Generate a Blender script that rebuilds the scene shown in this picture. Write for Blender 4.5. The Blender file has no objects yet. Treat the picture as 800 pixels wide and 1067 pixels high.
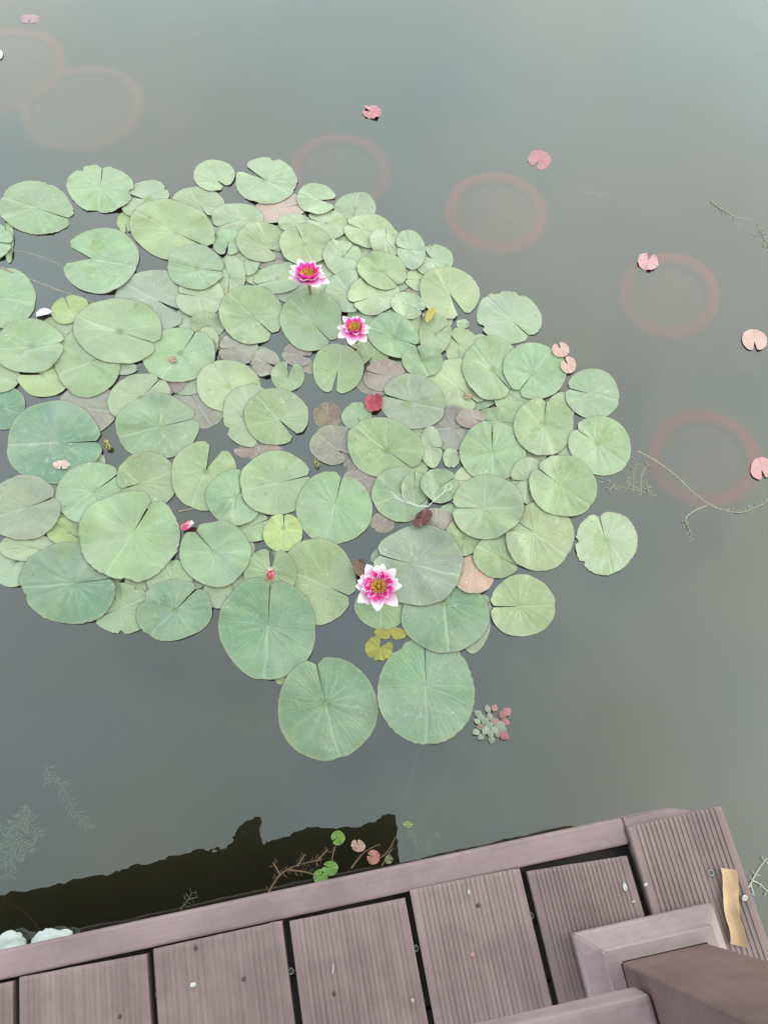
import bpy, bmesh, math, random
from math import sin, cos, pi, radians, sqrt, atan2, exp
from mathutils import Vector, Matrix, Euler, noise

random.seed(7)
sc = bpy.context.scene
COL = sc.collection
H = 1.40            # camera above the water (m)
F = 820.0           # focal length in photo pixels
DK = 0.35           # deck top above the water
ROT = Euler((0.41158953, 0.01466423, -0.19335912), 'XYZ')
RM = ROT.to_matrix()
CAM = Vector((0, 0, H))


def ray(px, py):
    return (RM @ Vector(((px - 400) / F, -(py - 533.5) / F, -1.0))).normalized()


def at(px, py, z=0.0):
    """photo pixel -> world point at height z (bends at the water surface when z < 0)"""
    d = ray(px, py)
    if z >= 0:
        return CAM + d * ((z - H) / d.z)
    w = CAM + d * (-H / d.z)
    n = Vector((0, 0, 1)); eta = 1 / 1.33
    c = -n.dot(d); k = 1 - eta * eta * (1 - c * c)
    r = d * eta + n * (eta * c - sqrt(k))
    return w + r * (z / r.z)


def mpp(px, py, z=0.0):
    return ((at(px + 1, py, z) - at(px - 1, py, z)).length + (at(px, py + 1, z) - at(px, py - 1, z)).length) / 4


# ------------------------------------------------------------------ node helpers
def new_mat(name):
    m = bpy.data.materials.new(name); m.use_nodes = True
    nt = m.node_tree; nt.nodes.clear()
    out = nt.nodes.new('ShaderNodeOutputMaterial')
    return m, nt, out


def N(nt, typ, **kw):
    n = nt.nodes.new(typ)
    for k, v in kw.items():
        if k.startswith('i_'):
            n.inputs[k[2:]].default_value = v
        elif k.startswith('n_'):
            n.inputs[int(k[2:])].default_value = v
        else:
            setattr(n, k, v)
    return n


def L(nt, a, b):
    nt.links.new(a, b)


def math_n(nt, op, a, b=None, c=None):
    n = nt.nodes.new('ShaderNodeMath'); n.operation = op
    for i, v in enumerate((a, b, c)):
        if v is None: continue
        if isinstance(v, (int, float)): n.inputs[i].default_value = v
        else: L(nt, v, n.inputs[i])
    return n.outputs[0]


def ramp(nt, fac, stops):
    r = nt.nodes.new('ShaderNodeValToRGB')
    e = r.color_ramp.elements
    while len(e) < len(stops): e.new(0.5)
    for el, (p, c) in zip(e, stops):
        el.position = p; el.color = c if len(c) == 4 else (*c, 1)
    L(nt, fac, r.inputs[0])
    return r.outputs[0]


def mix(nt, fac, a, b, mode='MIX'):
    n = nt.nodes.new('ShaderNodeMix'); n.data_type = 'RGBA'; n.blend_type = mode
    if isinstance(fac, (int, float)): n.inputs[0].default_value = fac
    else: L(nt, fac, n.inputs[0])
    for i, v in ((6, a), (7, b)):
        if isinstance(v, tuple): n.inputs[i].default_value = (*v, 1) if len(v) == 3 else v
        else: L(nt, v, n.inputs[i])
    return n.outputs[2]


def smooth(nt, x, lo, hi):
    n = nt.nodes.new('ShaderNodeMapRange'); n.interpolation_type = 'SMOOTHSTEP'
    n.inputs[1].default_value = lo; n.inputs[2].default_value = hi
    L(nt, x, n.inputs[0])
    return n.outputs[0]


def noise_n(nt, vec, scale, detail=3, rough=.55):
    n = N(nt, 'ShaderNodeTexNoise', i_Scale=scale, i_Detail=detail, i_Roughness=rough)
    if vec is not None: L(nt, vec, n.inputs['Vector'])
    return n.outputs['Fac']


def obj_vec(nt):
    tc = nt.nodes.new('ShaderNodeTexCoord'); oi = nt.nodes.new('ShaderNodeObjectInfo')
    v = nt.nodes.new('ShaderNodeVectorMath'); v.operation = 'ADD'
    mul = math_n(nt, 'MULTIPLY', oi.outputs['Random'], 37.0)
    L(nt, tc.outputs['Object'], v.inputs[0]); L(nt, mul, v.inputs[1])
    return v.outputs[0], oi


# ------------------------------------------------------------------ materials
def mat_pad():
    m, nt, out = new_mat('lily_pad_leaf')
    vec, oi = obj_vec(nt)
    uv = nt.nodes.new('ShaderNodeUVMap'); sep = nt.nodes.new('ShaderNodeSeparateXYZ')
    L(nt, uv.outputs[0], sep.inputs[0])
    u, v = sep.outputs[0], sep.outputs[1]
    wob = noise_n(nt, vec, 22, 2)
    u2 = math_n(nt, 'ADD', u, math_n(nt, 'MULTIPLY', math_n(nt, 'SUBTRACT', wob, .5), .035))

    def veins(k, width, vmin):
        fr = math_n(nt, 'FRACT', math_n(nt, 'MULTIPLY', u2, k))
        d = math_n(nt, 'ABSOLUTE', math_n(nt, 'SUBTRACT', fr, .5))
        d = math_n(nt, 'MULTIPLY', math_n(nt, 'DIVIDE', d, k), v)       # ~ arc distance
        line = math_n(nt, 'SUBTRACT', 1.0, smooth(nt, d, width * .2, width))
        return math_n(nt, 'MULTIPLY', line, smooth(nt, v, vmin, vmin + .25))
    v1 = veins(15, .0055, .02)
    v2 = veins(30, .0035, .42)
    vein = math_n(nt, 'MAXIMUM', v1, math_n(nt, 'MULTIPLY', v2, .6))
    vein = math_n(nt, 'MULTIPLY', vein, math_n(nt, 'SUBTRACT', 1.0, math_n(nt, 'MULTIPLY', smooth(nt, v, .5, 1.0), .7)))
    # blotchy blade colour
    big = noise_n(nt, vec, 14, 3); fine = noise_n(nt, vec, 120, 4, .65)
    hsv = N(nt, 'ShaderNodeHueSaturation')
    L(nt, oi.outputs['Color'], hsv.inputs['Color'])
    L(nt, math_n(nt, 'ADD', .58, math_n(nt, 'MULTIPLY', big, .84)), hsv.inputs['Value'])
    c = hsv.outputs[0]
    c = mix(nt, math_n(nt, 'MULTIPLY', fine, .30), c, (.30, .36, .25))
    # radial streaks
    cmb = nt.nodes.new('ShaderNodeCombineXYZ')
    L(nt, math_n(nt, 'MULTIPLY', u, 46), cmb.inputs[0]); L(nt, math_n(nt, 'MULTIPLY', v, 1.6), cmb.inputs[1])
    L(nt, math_n(nt, 'MULTIPLY', oi.outputs['Random'], 60), cmb.inputs[2])
    st = noise_n(nt, cmb.outputs[0], 1.0, 2)
    c = mix(nt, math_n(nt, 'MULTIPLY', smooth(nt, st, .50, .72), .09), c, (.33, .42, .29))
    c = mix(nt, math_n(nt, 'MULTIPLY', smooth(nt, math_n(nt, 'SUBTRACT', 1.0, st),   .52, .75), .10), c, mix(nt, .55, c, (.02, .05, .02)))
    c = mix(nt, math_n(nt, 'MULTIPLY', vein, math_n(nt, 'MULTIPLY', smooth(nt, big, .4, .65), .14)), c, (.36, .46, .28))
    # midrib opposite the notch, mottling
    mr = math_n(nt, 'MULTIPLY', math_n(nt, 'ABSOLUTE', math_n(nt, 'SUBTRACT', u2, .5)), v)
    mr = math_n(nt, 'SUBTRACT', 1.0, smooth(nt, mr, .001, .007))
    c = mix(nt, math_n(nt, 'MULTIPLY', mr, .30), c, (.36, .42, .30))
    mot = smooth(nt, noise_n(nt, vec, 33, 4, .6), .45, .68)
    c = mix(nt, math_n(nt, 'MULTIPLY', mot, .22), c, (.27, .30, .10))
    mot2 = smooth(nt, noise_n(nt, vec, 8, 2), .40, .62)
    c = mix(nt, math_n(nt, 'MULTIPLY', mot2, .25), c, (.29, .31, .245))
    # wet darker green patches, amount carried in the object colour's alpha
    pn = noise_n(nt, vec, 19, 2)
    patch = math_n(nt, 'MULTIPLY', smooth(nt, pn, .57, .66), oi.outputs['Alpha'])
    c = mix(nt, math_n(nt, 'MULTIPLY', patch, .6), c, (.13, .19, .035))
    # centre where the stalk joins
    ctr = math_n(nt, 'SUBTRACT', 1.0, smooth(nt, v, .03, .17))
    c = mix(nt, math_n(nt, 'MULTIPLY', ctr, math_n(nt, 'MULTIPLY', smooth(nt, oi.outputs['Random'], .2, .9), .75)), c, (.10, .15, .045))
    # dried silt scuffs, insect specks
    sc1 = noise_n(nt, vec, 74, 7, .8)
    sm = math_n(nt, 'MULTIPLY', smooth(nt, sc1, .56, .68), smooth(nt, noise_n(nt, vec, 11, 2), .44, .60))
    c = mix(nt, math_n(nt, 'MULTIPLY', sm, .5), c, (.52, .54, .48))
    vo = N(nt, 'ShaderNodeTexVoronoi', i_Scale=62.0); L(nt, vec, vo.inputs['Vector'])
    spk = math_n(nt, 'SUBTRACT', 1.0, smooth(nt, vo.outputs['Distance'], .05, .13))
    spk = math_n(nt, 'MULTIPLY', spk, smooth(nt, noise_n(nt, vec, 26, 1), .57, .64))
    c = mix(nt, math_n(nt, 'MULTIPLY', spk, .75), c, (.06, .045, .02))
    rot_ = smooth(nt, math_n(nt, 'ADD', noise_n(nt, vec, 30, 4, .7), math_n(nt, 'MULTIPLY', v, .16)), .76, .82)
    c = mix(nt, math_n(nt, 'MULTIPLY', rot_, .5), c, (.16, .13, .045))
    # worn rim, then lip: a shadow line painted where pads overlap
    rim = smooth(nt, math_n(nt, 'ADD', v, math_n(nt, 'MULTIPLY', math_n(nt, 'SUBTRACT', fine, .5), .12)), .93, .985)
    c = mix(nt, math_n(nt, 'MULTIPLY', rim, .38), c, (.27, .29, .19))
    lip = smooth(nt, v, .980, .994)
    c = mix(nt, math_n(nt, 'MULTIPLY', lip, .75), c, (.10, .085, .05))
    edge = smooth(nt, v, 1.005, 1.02)
    c = mix(nt, edge, c, (.045, .028, .02))
    b = N(nt, 'ShaderNodeBsdfPrincipled', i_Roughness=.38)
    b.inputs['IOR'].default_value = 1.56
    L(nt, c, b.inputs['Base Color'])
    rr = math_n(nt, 'ADD', .24, math_n(nt, 'MULTIPLY', fine, .28)); L(nt, rr, b.inputs['Roughness'])
    bh = math_n(nt, 'ADD', math_n(nt, 'MULTIPLY', vein, .25), math_n(nt, 'ADD', math_n(nt, 'MULTIPLY', st, .45), math_n(nt, 'MULTIPLY', fine, .35)))
    bh = math_n(nt, 'ADD', bh, math_n(nt, 'ADD', math_n(nt, 'MULTIPLY', mot, .5), math_n(nt, 'MULTIPLY', mr, -.5)))
    bp = N(nt, 'ShaderNodeBump', i_Strength=.5, i_Distance=.0024); L(nt, bh, bp.inputs['Height'])
    L(nt, bp.outputs[0], b.inputs['Normal'])
    L(nt, b.outputs[0], out.inputs[0])
    return m


def mat_leafy(name, rough=.5, spec=.5, var=.5, subsurf=0):
    """plain plant tissue tinted by the object colour"""
    m, nt, out = new_mat(name)
    vec, oi = obj_vec(nt)
    n1 = noise_n(nt, vec, 60, 4); n2 = noise_n(nt, vec, 420, 2)
    hsv = N(nt, 'ShaderNodeHueSaturation'); L(nt, oi.outputs['Color'], hsv.inputs['Color'])
    L(nt, math_n(nt, 'ADD', 1 - var / 2, math_n(nt, 'MULTIPLY', n1, var)), hsv.inputs['Value'])
    b = N(nt, 'ShaderNodeBsdfPrincipled', i_Roughness=rough)
    b.inputs['Specular IOR Level'].default_value = spec
    L(nt, hsv.outputs[0], b.inputs['Base Color'])
    bp = N(nt, 'ShaderNodeBump', i_Strength=.25, i_Distance=.001)
    L(nt, math_n(nt, 'ADD', n1, n2), bp.inputs['Height']); L(nt, bp.outputs[0], b.inputs['Normal'])
    L(nt, b.outputs[0], out.inputs[0])
    return m


def mat_petal(name, stops):
    m, nt, out = new_mat(name)
    uv = nt.nodes.new('ShaderNodeUVMap'); sep = nt.nodes.new('ShaderNodeSeparateXYZ'); L(nt, uv.outputs[0], sep.inputs[0])
    vec, oi = obj_vec(nt)
    n1 = noise_n(nt, vec, 130, 2)
    x = math_n(nt, 'ADD', sep.outputs[1], math_n(nt, 'MULTIPLY', math_n(nt, 'SUBTRACT', n1, .5), .12))
    c = ramp(nt, x, stops)
    stv = math_n(nt, 'ABSOLUTE', math_n(nt, 'SUBTRACT', math_n(nt, 'FRACT', math_n(nt, 'MULTIPLY', sep.outputs[0], 9)), .5))
    c = mix(nt, math_n(nt, 'MULTIPLY', smooth(nt, stv, .3, .5), .10), c, (.60, .20, .36))
    b = N(nt, 'ShaderNodeBsdfPrincipled', i_Roughness=.5)
    L(nt, c, b.inputs['Base Color'])
    tr = N(nt, 'ShaderNodeBsdfTranslucent'); L(nt, c, tr.inputs[0])
    mx = N(nt, 'ShaderNodeMixShader', n_0=.22); L(nt, b.outputs[0], mx.inputs[1]); L(nt, tr.outputs[0], mx.inputs[2])
    L(nt, mx.outputs[0], out.inputs[0])
    return m


def mat_wood(name, base, grain_axis='Y', dark=.55, rough=.62):
    """wood plastic composite: streaks along one axis, stains, dust"""
    m, nt, out = new_mat(name)
    tc = nt.nodes.new('ShaderNodeTexCoord'); oi = nt.nodes.new('ShaderNodeObjectInfo')
    mp = nt.nodes.new('ShaderNodeMapping')
    mp.inputs['Scale'].default_value = {'Y': (160, 5, 160), 'X': (5, 160, 160), 'Z': (120, 120, 5)}[grain_axis]
    L(nt, tc.outputs['Object'], mp.inputs[0]); L(nt, math_n(nt, 'MULTIPLY', oi.outputs['Random'], 50), mp.inputs['Location'])
    g = noise_n(nt, mp.outputs[0], 1.0, 4, .6)
    st = noise_n(nt, tc.outputs['Object'], 9, 5, .65)
    fi = noise_n(nt, tc.outputs['Object'], 260, 3, .7)
    k = tuple(x * dark for x in base)
    c = mix(nt, smooth(nt, g, .28, .74), k, base)
    c = mix(nt, math_n(nt, 'MULTIPLY', smooth(nt, st, .46, .66), .50), c, tuple(x * .5 for x in base))
    c = mix(nt, math_n(nt, 'MULTIPLY', smooth(nt, st, .55, .30), .22), c, tuple(min(1, x * 1.55 + .03) for x in base))
    c = mix(nt, math_n(nt, 'MULTIPLY', fi, .34), c, tuple(x * .9 + .05 for x in base))
    sp = smooth(nt, noise_n(nt, tc.outputs['Object'], 85, 4, .75), .68, .74)
    c = mix(nt, math_n(nt, 'MULTIPLY', sp, .35), c, (.07, .055, .05))
    hv = N(nt, 'ShaderNodeHueSaturation'); L(nt, c, hv.inputs['Color'])
    L(nt, math_n(nt, 'ADD', .9, math_n(nt, 'MULTIPLY', oi.outputs['Random'], .2)), hv.inputs['Value'])
    c = hv.outputs[0]
    b = N(nt, 'ShaderNodeBsdfPrincipled', i_Roughness=rough)
    b.inputs['Specular IOR Level'].default_value = .35
    L(nt, c, b.inputs['Base Color'])
    bp = N(nt, 'ShaderNodeBump', i_Strength=.35, i_Distance=.0012)
    L(nt, math_n(nt, 'ADD', g, math_n(nt, 'MULTIPLY', fi, .6)), bp.inputs['Height']); L(nt, bp.outputs[0], b.inputs['Normal'])
    L(nt, b.outputs[0], out.inputs[0])
    return m


def mat_plain(name, col, rough=.6, metal=0., var=.35, scale=40, spec=.5):
    m, nt, out = new_mat(name)
    tc = nt.nodes.new('ShaderNodeTexCoord')
    n1 = noise_n(nt, tc.outputs['Object'], scale, 5, .6)
    c = mix(nt, n1, tuple(x * (1 - var) for x in col), tuple(min(1, x * (1 + var)) for x in col))
    b = N(nt, 'ShaderNodeBsdfPrincipled', i_Roughness=rough, i_Metallic=metal)
    b.inputs['Specular IOR Level'].default_value = spec
    L(nt, c, b.inputs['Base Color'])
    bp = N(nt, 'ShaderNodeBump', i_Strength=.3, i_Distance=.003); L(nt, n1, bp.inputs['Height']); L(nt, bp.outputs[0], b.inputs['Normal'])
    L(nt, b.outputs[0], out.inputs[0])
    return m


def mat_water():
    m, nt, out = new_mat('pond_water')
    tc = nt.nodes.new('ShaderNodeTexCoord')
    n1 = noise_n(nt, tc.outputs['Object'], 5.0, 2); n2 = noise_n(nt, tc.outputs['Object'], 28, 2)
    bp = N(nt, 'ShaderNodeBump', i_Strength=1.0, i_Distance=.0011)
    L(nt, math_n(nt, 'ADD', n1, math_n(nt, 'MULTIPLY', n2, .07)), bp.inputs['Height'])
    fr = N(nt, 'ShaderNodeFresnel', i_IOR=WATER_IOR)
    gl = N(nt, 'ShaderNodeBsdfGlossy', i_Roughness=0.0); gl.inputs['Color'].default_value = (1, 1, 1, 1)
    L(nt, bp.outputs[0], gl.inputs['Normal'])
    rf = N(nt, 'ShaderNodeBsdfRefraction', i_Roughness=.35, i_IOR=1.33); rf.inputs['Color'].default_value = (.95, .96, .93, 1)
    # thin film of silt and algae lying in the top millimetres
    df = N(nt, 'ShaderNodeBsdfDiffuse')
    silt = noise_n(nt, tc.outputs['Object'], 1.6, 4, .6)
    L(nt, mix(nt, silt, (.075, .066, .040), (.120, .108, .070)), df.inputs[0])
    m1 = N(nt, 'ShaderNodeMixShader', n_0=.13); L(nt, rf.outputs[0], m1.inputs[1]); L(nt, df.outputs[0], m1.inputs[2])
    m2 = N(nt, 'ShaderNodeMixShader'); L(nt, fr.outputs[0], m2.inputs[0]); L(nt, m1.outputs[0], m2.inputs[1]); L(nt, gl.outputs[0], m2.inputs[2])
    L(nt, m2.outputs[0], out.inputs[0])
    va = N(nt, 'ShaderNodeVolumeAbsorption', i_Density=WATER_DENS); va.inputs['Color'].default_value = (.50, .45, .28, 1)
    L(nt, va.outputs[0], out.inputs['Volume'])
    return m


WATER_IOR = 2.15
WATER_DENS = 3.6
M = {}
M['pad'] = mat_pad()
M['leaf'] = mat_leafy('small_leaf', .42)
M['stem'] = mat_leafy('plant_stem', .55)
M['outer'] = mat_petal('outer_petal', [(.0, (.70, .006, .22)), (.30, (.82, .035, .36)), (.50, (.84, .28, .56)), (.72, (.80, .62, .71)), (.92, (.83, .78, .77)), (1., (.84, .81, .77))])
M['inner'] = mat_petal('inner_petal', [(.0, (.60, .004, .16)), (.45, (.80, .008, .27)), (.8, (.85, .03, .36)), (1., (.86, .20, .52))])
M['stamen'] = mat_petal('stamen', [(.0, (.66, .24, .02)), (.3, (.80, .44, .04)), (1., (.84, .62, .16))])
M['plank'] = mat_wood('composite_plank', (.238, .157, .154), 'Y', .70)
M['beam'] = mat_wood('composite_edge_board', (.222, .143, .147), 'X', .86)
M['post'] = mat_wood('railing_post_paint', (.138, .073, .070), 'Z', .82, .5)
M['trim'] = mat_wood('post_collar_paint', (.27, .187, .188), 'X', .88, .55)
M['joist_and_gap_board'] = mat_plain('dark_joist_gap_board', (.035, .030, .028), .8)
M['steel'] = mat_plain('screw_steel', (.22, .22, .22), .5, .6)
M['nail'] = mat_plain('rusty_nail', (.05, .035, .03), .7)
M['mud'] = mat_plain('pond_mud', (.045, .036, .022), .9, scale=6)
M['stone'] = mat_plain('white_stone', (.40, .40, .385), .85, var=.16, scale=60)
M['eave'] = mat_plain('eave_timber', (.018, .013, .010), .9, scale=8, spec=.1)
M['tub'] = mat_plain('red_tub_plastic', (.80, .035, .035), .9, spec=0.0, var=.6, scale=9)
M['tub_brown'] = mat_plain('brown_tub_plastic', (.50, .14, .075), .9, spec=0.0, var=.25, scale=25)
M['soil'] = mat_plain('tub_soil', (.27, .14, .095), .95, var=.5, scale=30)
M['tan'] = mat_wood('dry_leaf_strip', (.43, .275, .150), 'Y', .60)
M['scrap'] = mat_leafy('petal_scrap', .6)
M['water'] = mat_water()


# ------------------------------------------------------------------ object helpers
def link(name, me, mat, parent=None, loc=None):
    o = bpy.data.objects.new(name, me); COL.objects.link(o)
    if mat is not None and len(me.materials) == 0: me.materials.append(mat)
    if loc is not None: o.location = loc
    if parent is not None: o.parent = parent
    return o


def from_bm(name, bm, mat, parent=None, loc=None, shade=True):
    me = bpy.data.meshes.new(name); bm.normal_update(); bm.to_mesh(me); bm.free()
    if shade:
        for p in me.polygons: p.use_smooth = True
    return link(name, me, mat, parent, loc)


def tag(o, label=None, cat=None, group=None, kind=None):
    if label: o['label'] = label
    if cat: o['category'] = cat
    if group: o['group'] = group
    if kind: o['kind'] = kind
    return o


def empty(name, loc, label, cat, group=None):
    o = bpy.data.objects.new(name, None); COL.objects.link(o); o.location = loc; o.empty_display_size = .05
    return tag(o, label, cat, group)


def box(bm, x0, x1, y0, y1, z0, z1, bevel=0, seg=2):
    vs = [bm.verts.new((x, y, z)) for z in (z0, z1) for y in (y0, y1) for x in (x0, x1)]
    fs = [bm.faces.new([vs[i] for i in q]) for q in ((0, 2, 3, 1), (4, 5, 7, 6), (0, 1, 5, 4), (2, 6, 7, 3), (0, 4, 6, 2), (1, 3, 7, 5))]
    if bevel:
        es = list({e for f in fs for e in f.edges})
        bmesh.ops.bevel(bm, geom=es, offset=bevel, segments=seg, affect='EDGES', profile=.5)


def tube(bm, pts, radii, sides=6, cap=True):
    """tapered tube through points"""
    pts = [Vector(p) for p in pts]
    if not isinstance(radii, (list, tuple)): radii = [radii] * len(pts)
    rings = []
    for i, p in enumerate(pts):
        t = (pts[min(i + 1, len(pts) - 1)] - pts[max(i - 1, 0)]).normalized()
        a = t.cross(Vector((0, 0, 1)))
        if a.length < 1e-4: a = Vector((1, 0, 0))
        a.normalize(); b = t.cross(a)
        rings.append([bm.verts.new(p + (a * cos(2 * pi * k / sides) + b * sin(2 * pi * k / sides)) * radii[i]) for k in range(sides)])
    for r0, r1 in zip(rings, rings[1:]):
        for k in range(sides):
            bm.faces.new((r0[k], r0[(k + 1) % sides], r1[(k + 1) % sides], r1[k]))
    if cap:
        bm.faces.new(rings[0]); bm.faces.new(rings[-1][::-1])


def spline(pts, n=6):
    """Catmull-Rom through points"""
    P = [Vector(p) for p in pts]; out = []
    for i in range(len(P) - 1):
        p0, p1, p2, p3 = P[max(i - 1, 0)], P[i], P[i + 1], P[min(i + 2, len(P) - 1)]
        for k in range(n):
            t = k / n
            out.append(.5 * ((2 * p1) + (p2 - p0) * t + (2 * p0 - 5 * p1 + 4 * p2 - p3) * t * t + (3 * p1 - p0 - 3 * p2 + p3) * t ** 3))
    out.append(P[-1]); return out


# ------------------------------------------------------------------ camera
cd = bpy.data.cameras.new('camera'); cam = bpy.data.objects.new('camera', cd); COL.objects.link(cam)
cam.location = CAM; cam.rotation_euler = ROT
cd.sensor_fit = 'HORIZONTAL'; cd.sensor_width = 36.0; cd.lens = 36.0 * F / 800.0
cd.clip_start = .02; cd.clip_end = 2000
sc.camera = cam

# ------------------------------------------------------------------ world and sun (overcast)
w = bpy.data.worlds.new('World'); sc.world = w; w.use_nodes = True
nt = w.node_tree; nt.nodes.clear()
wo = nt.nodes.new('ShaderNodeOutputWorld'); bg = nt.nodes.new('ShaderNodeBackground')
CLOUD_LOW, CLOUD_TOP, CLOUD_X = 33.0, 8.6, 4.0
sky = nt.nodes.new('ShaderNodeTexSky'); sky.sky_type = 'NISHITA'; sky.sun_disc = False
SUN_EL, SUN_AZ = radians(50), radians(97)        # azimuth clockwise from +Y
sky.sun_elevation = SUN_EL; sky.sun_rotation = SUN_AZ
sky.air_density = 1.6; sky.dust_density = 5.0; sky.ozone_density = 1.0
hs = N(nt, 'ShaderNodeHueSaturation', i_Saturation=.22); L(nt, sky.outputs[0], hs.inputs['Color'])
tc = nt.nodes.new('ShaderNodeTexCoord'); sp = nt.nodes.new('ShaderNodeSeparateXYZ'); L(nt, tc.outputs['Generated'], sp.inputs[0])
# overcast: cloud sheet over the clear sky, brighter lower down and towards the sun's side
cl = noise_n(nt, tc.outputs['Generated'], 2.2, 3, .5)
ccol = ramp(nt, math_n(nt, 'ADD', cl, math_n(nt, 'MULTIPLY', sp.outputs[0], .22)), [(.36, (.80, .97, 1.09)), (.5, (.82, 1.0, .98)), (.66, (.92, 1.0, .94))])
el = math_n(nt, 'SUBTRACT', CLOUD_LOW, math_n(nt, 'MULTIPLY', math_n(nt, 'ABSOLUTE', sp.outputs[2]), CLOUD_LOW - CLOUD_TOP))
br = math_n(nt, 'ADD', el, math_n(nt, 'MULTIPLY', sp.outputs[0], CLOUD_X))
br = math_n(nt, 'MULTIPLY', br, math_n(nt, 'ADD', .80, math_n(nt, 'MULTIPLY', noise_n(nt, tc.outputs['Generated'], 3.4, 3, .5), .40)))
cv = nt.nodes.new('ShaderNodeVectorMath'); cv.operation = 'SCALE'; L(nt, ccol, cv.inputs[0]); L(nt, br, cv.inputs['Scale'])
c = mix(nt, .88, hs.outputs[0], cv.outputs[0])
bg.inputs['Strength'].default_value = .14
L(nt, c, bg.inputs['Color']); L(nt, bg.outputs[0], wo.inputs[0])
ld = bpy.data.lights.new('sun', 'SUN'); ld.energy = .7; ld.angle = radians(22); ld.color = (1, .97, .92)
sun = bpy.data.objects.new('sun', ld); COL.objects.link(sun)
sd = Vector((sin(SUN_AZ) * cos(SUN_EL), cos(SUN_AZ) * cos(SUN_EL), sin(SUN_EL)))
sun.rotation_euler = (-sd).to_track_quat('-Z', 'Y').to_euler(); sun.location = (0, 4, 8)

# ------------------------------------------------------------------ setting: pond bed, water
BED = -.50
bm = bmesh.new(); S = 300
vs = [bm.verts.new((x, y, BED)) for x, y in ((-S, -S), (S, -S), (S, S), (-S, S))]; bm.faces.new(vs)
tag(from_bm('pond_bed', bm, M['mud']), kind='structure')
bm = bmesh.new(); box(bm, -S + 5, S - 5, -S + 5, S - 5, BED + .012, 0)
tag(from_bm('water', bm, M['water'], shade=False), kind='structure')

# ------------------------------------------------------------------ lily pads
TINT = {'g': (.172, .236, .122), 'p': (.235, .278, .168), 'n': (.185, .138, .130), 'y': (.235, .292, .092), 'd': (.098, .180, .100),
        'm': (.195, .205, .145), 'u': (.170, .098, .110), 'k': (.42, .225, .20), 'r': (.12, .03, .032), 'o': (.30, .26, .05)}


HM = {}
CELL = .005


def HM_get(p):
    x, y = int(p.x // CELL), int(p.y // CELL)
    return max(HM.get((x + i, y + j), 0.0) for i in (-1, 0, 1) for j in (-1, 0, 1))


def HM_put(org, c, poly, zz, zc, K):
    n = len(poly)
    for i in range(n - 1):
        for h in (0, .5):
            p = poly[i].lerp(poly[i + 1], h)
            for kk in range(0, K * 3 + 1):
                k = kk / 3; k0 = int(k); fr = k - k0; k1 = min(k0 + 1, K)
                za = (zz[i][k0] if k0 else zc); zb = zz[i][k1]
                q = org + c + (p - c) * ((k / K) ** .9); z = za * (1 - fr) + zb * fr
                key = (int(q.x // CELL), int(q.y // CELL))
                if HM.get(key, 0) < z: HM[key] = z


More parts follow.
